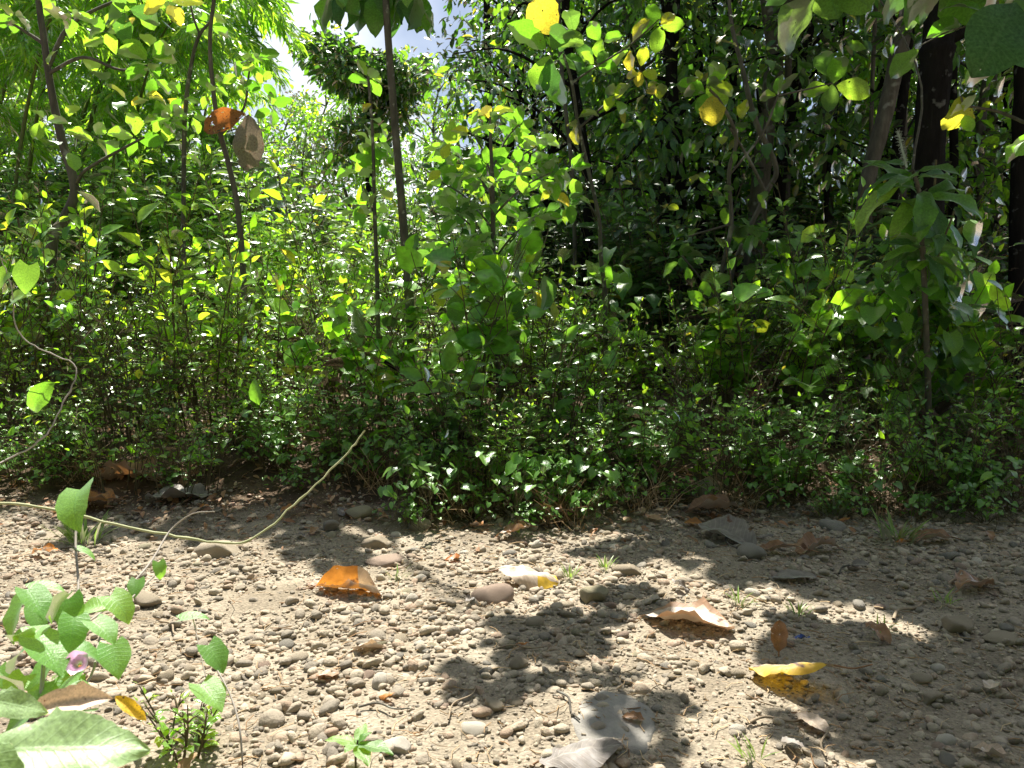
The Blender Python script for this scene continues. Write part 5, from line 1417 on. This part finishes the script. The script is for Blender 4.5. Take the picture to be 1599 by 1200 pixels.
# big near leaf, its withered neighbours
s = Sapling('ginger_plant', 'large blurred pale green leaf with a withered leaf at the bottom left corner', .8, 'plant', 'vine_stem', base=Vector((-.60, .62, tz(-.6, .62))))
M['near'] = leaf_mat('pale_near_leaf', [(0, (.15, .22, .11)), (1, (.17, .25, .12))], [(0, (.16, .26, .06)), (1, (.18, .28, .06))], gloss=.4, rough=.45, veins=12, vein_amt=.35)
LS['near'] = [mesh_np('leaf', v, [q], [M['near']], uv) for v, q, uv in [grid_leaf('ellip', 26, 13, .16, .25, .02, 3)]]
LS['near_dead'] = [mesh_np('leaf', v, [q], [M['dead_pale']], uv) for v, q, uv in [grid_leaf('lance', 16, 7, 1.0, .9, .02, 3)]]
LS['near_yellow'] = [mesh_np('leaf', v, [q], [M['dead_yellow']], uv) for v, q, uv in [grid_leaf('lance', 12, 5, .6, .5, .02, 3)]]
s.branch_pts([s.base, at(-20, 1250, .72), at(25, 1172, .8)], [.004, .003, .0025], 6)
s.leaf(at(-30, 1172, .78), Vector((.95, .22, -.06)), Vector((.05, -.45, .85)), 250 / F * .8, 'near', 1.1)
s.leaf(at(-70, 1140, .72), Vector((.7, -.3, -.45)), Vector((.2, -.5, .8)), 190 / F * .72, 'near', 1.0)
s.leaf(at(-35, 1090, .85), Vector((.6, .3, -.3)), Vector((.2, -.6, .8)), 110 / F * .85, 'near', 1.0)
s.leaf(at(50, 1112, .9), Vector((.95, .15, .28)), Vector((0, -.7, .7)), 120 / F * .9, 'near_dead', 1.2)
s.leaf(at(180, 1088, .92), Vector((.8, -.2, -.42)), Vector((0, -.6, .8)), 66 / F * .9, 'near_yellow', 1.1)
s.done()

# arching tendrils
def tendril(pts, r, label, mat='vine_stem', extra=None):
    P = [at(*p) for p in pts]
    b = Vector((P[0].x, P[0].y, tz(P[0].x, P[0].y)))
    c = spline([np.array(p - b) for p in P], 7)
    k_ = np.arange(len(c))
    c = c + rng.normal(0, .0011, c.shape)
    v, q = tube(c, np.linspace(r, r * .55, len(c)) * (1 + .4 * (k_ % 9 == 4) + rng.normal(0, .06, len(c))), 7)
    if extra is None:
        t = obj('vine_tendril', mesh_np('vine_tendril', v, [q], [M[mat]]), None, b)
    else:
        t = thing('vine_tendril', label, 'vine', b)
        obj('stem', mesh_np('stem', v, [q], [M[mat]]), t)
        for px, py, Y, L, d, u, k, w in extra: place_leaf(t, LS[k], at(px, py, Y) - b, d, u, L / F * Y, w)
    tag(t, label, 'vine', 'bare vine tendrils in front')
tendril([(-260, 900, 1.2), (-120, 800, 1.4), (0, 786, 1.55), (100, 800, 1.6), (240, 832, 1.62), (350, 848, 1.64), (400, 838, 1.66), (470, 780, 1.72), (545, 705, 1.78), (570, 672, 1.8)], .0034, 'long bare vine tendril arching up across the lower left')
tendril([(-330, 900, 1.2), (-120, 770, 1.5), (0, 722, 1.75), (60, 690, 1.8), (95, 640, 1.85), (118, 575, 1.9), (60, 545, 1.9), (25, 510, 1.9), (18, 450, 1.9), (0, 400, 1.9)], .0022, 'grey vine curling up the left edge with drooping green leaves', 'vine_grey',
        [(85, 598, 1.85, 86, (-.75, -.1, -.65), (.3, -.9, .3), 'ov', .75), (45, 415, 1.9, 46, (-.1, -.2, -.9), (.2, -.9, .3), 'heart', .9), (20, 470, 1.9, 34, (.4, -.2, .3), (.2, -.6, .6), 'heart', .9), (12, 425, 1.9, 36, (-.5, -.2, -.5), (.2, -.6, .6), 'heart', .9)])

# low seedlings at the bottom
s = Sapling('seedling', 'green seedling with pointed leaves at the bottom edge', 1.55, 'seedling', 'stem')
g0 = on_ground(556, 1215); s.base = g0
s.branch_pts([g0, g0 + Vector((0, 0, .05)), g0 + Vector((.005, 0, .085))], [.003, .0025, .002], 5)
for az, e, L in [(-20, 10, .09), (170, 15, .075), (80, 30, .06), (-110, 30, .05), (30, 50, .04), (-60, 5, .075)]:
    d = Vector((math.cos(R(az)) * math.cos(R(e)), math.sin(R(az)) * math.cos(R(e)), math.sin(R(e))))
    s.leaf(g0 + Vector((.003, 0, .075)), d, Vector((0, 0, 1)), L, 'lance_g', 1.5)
s.done()
b = on_ground(285, 1178)
t = thing('weed_clump', 'yellow-green small-leaved weed clump at the bottom left on gravel', 'weed', b)
tmpl_mat = M['weed_pale']
st, lv = weed(77, .2, .12, 12, 70, .028, T_OVATE, .4, 2)
obj('stem', st, t); tag(obj('leaves', lv, t), kind='stuff')
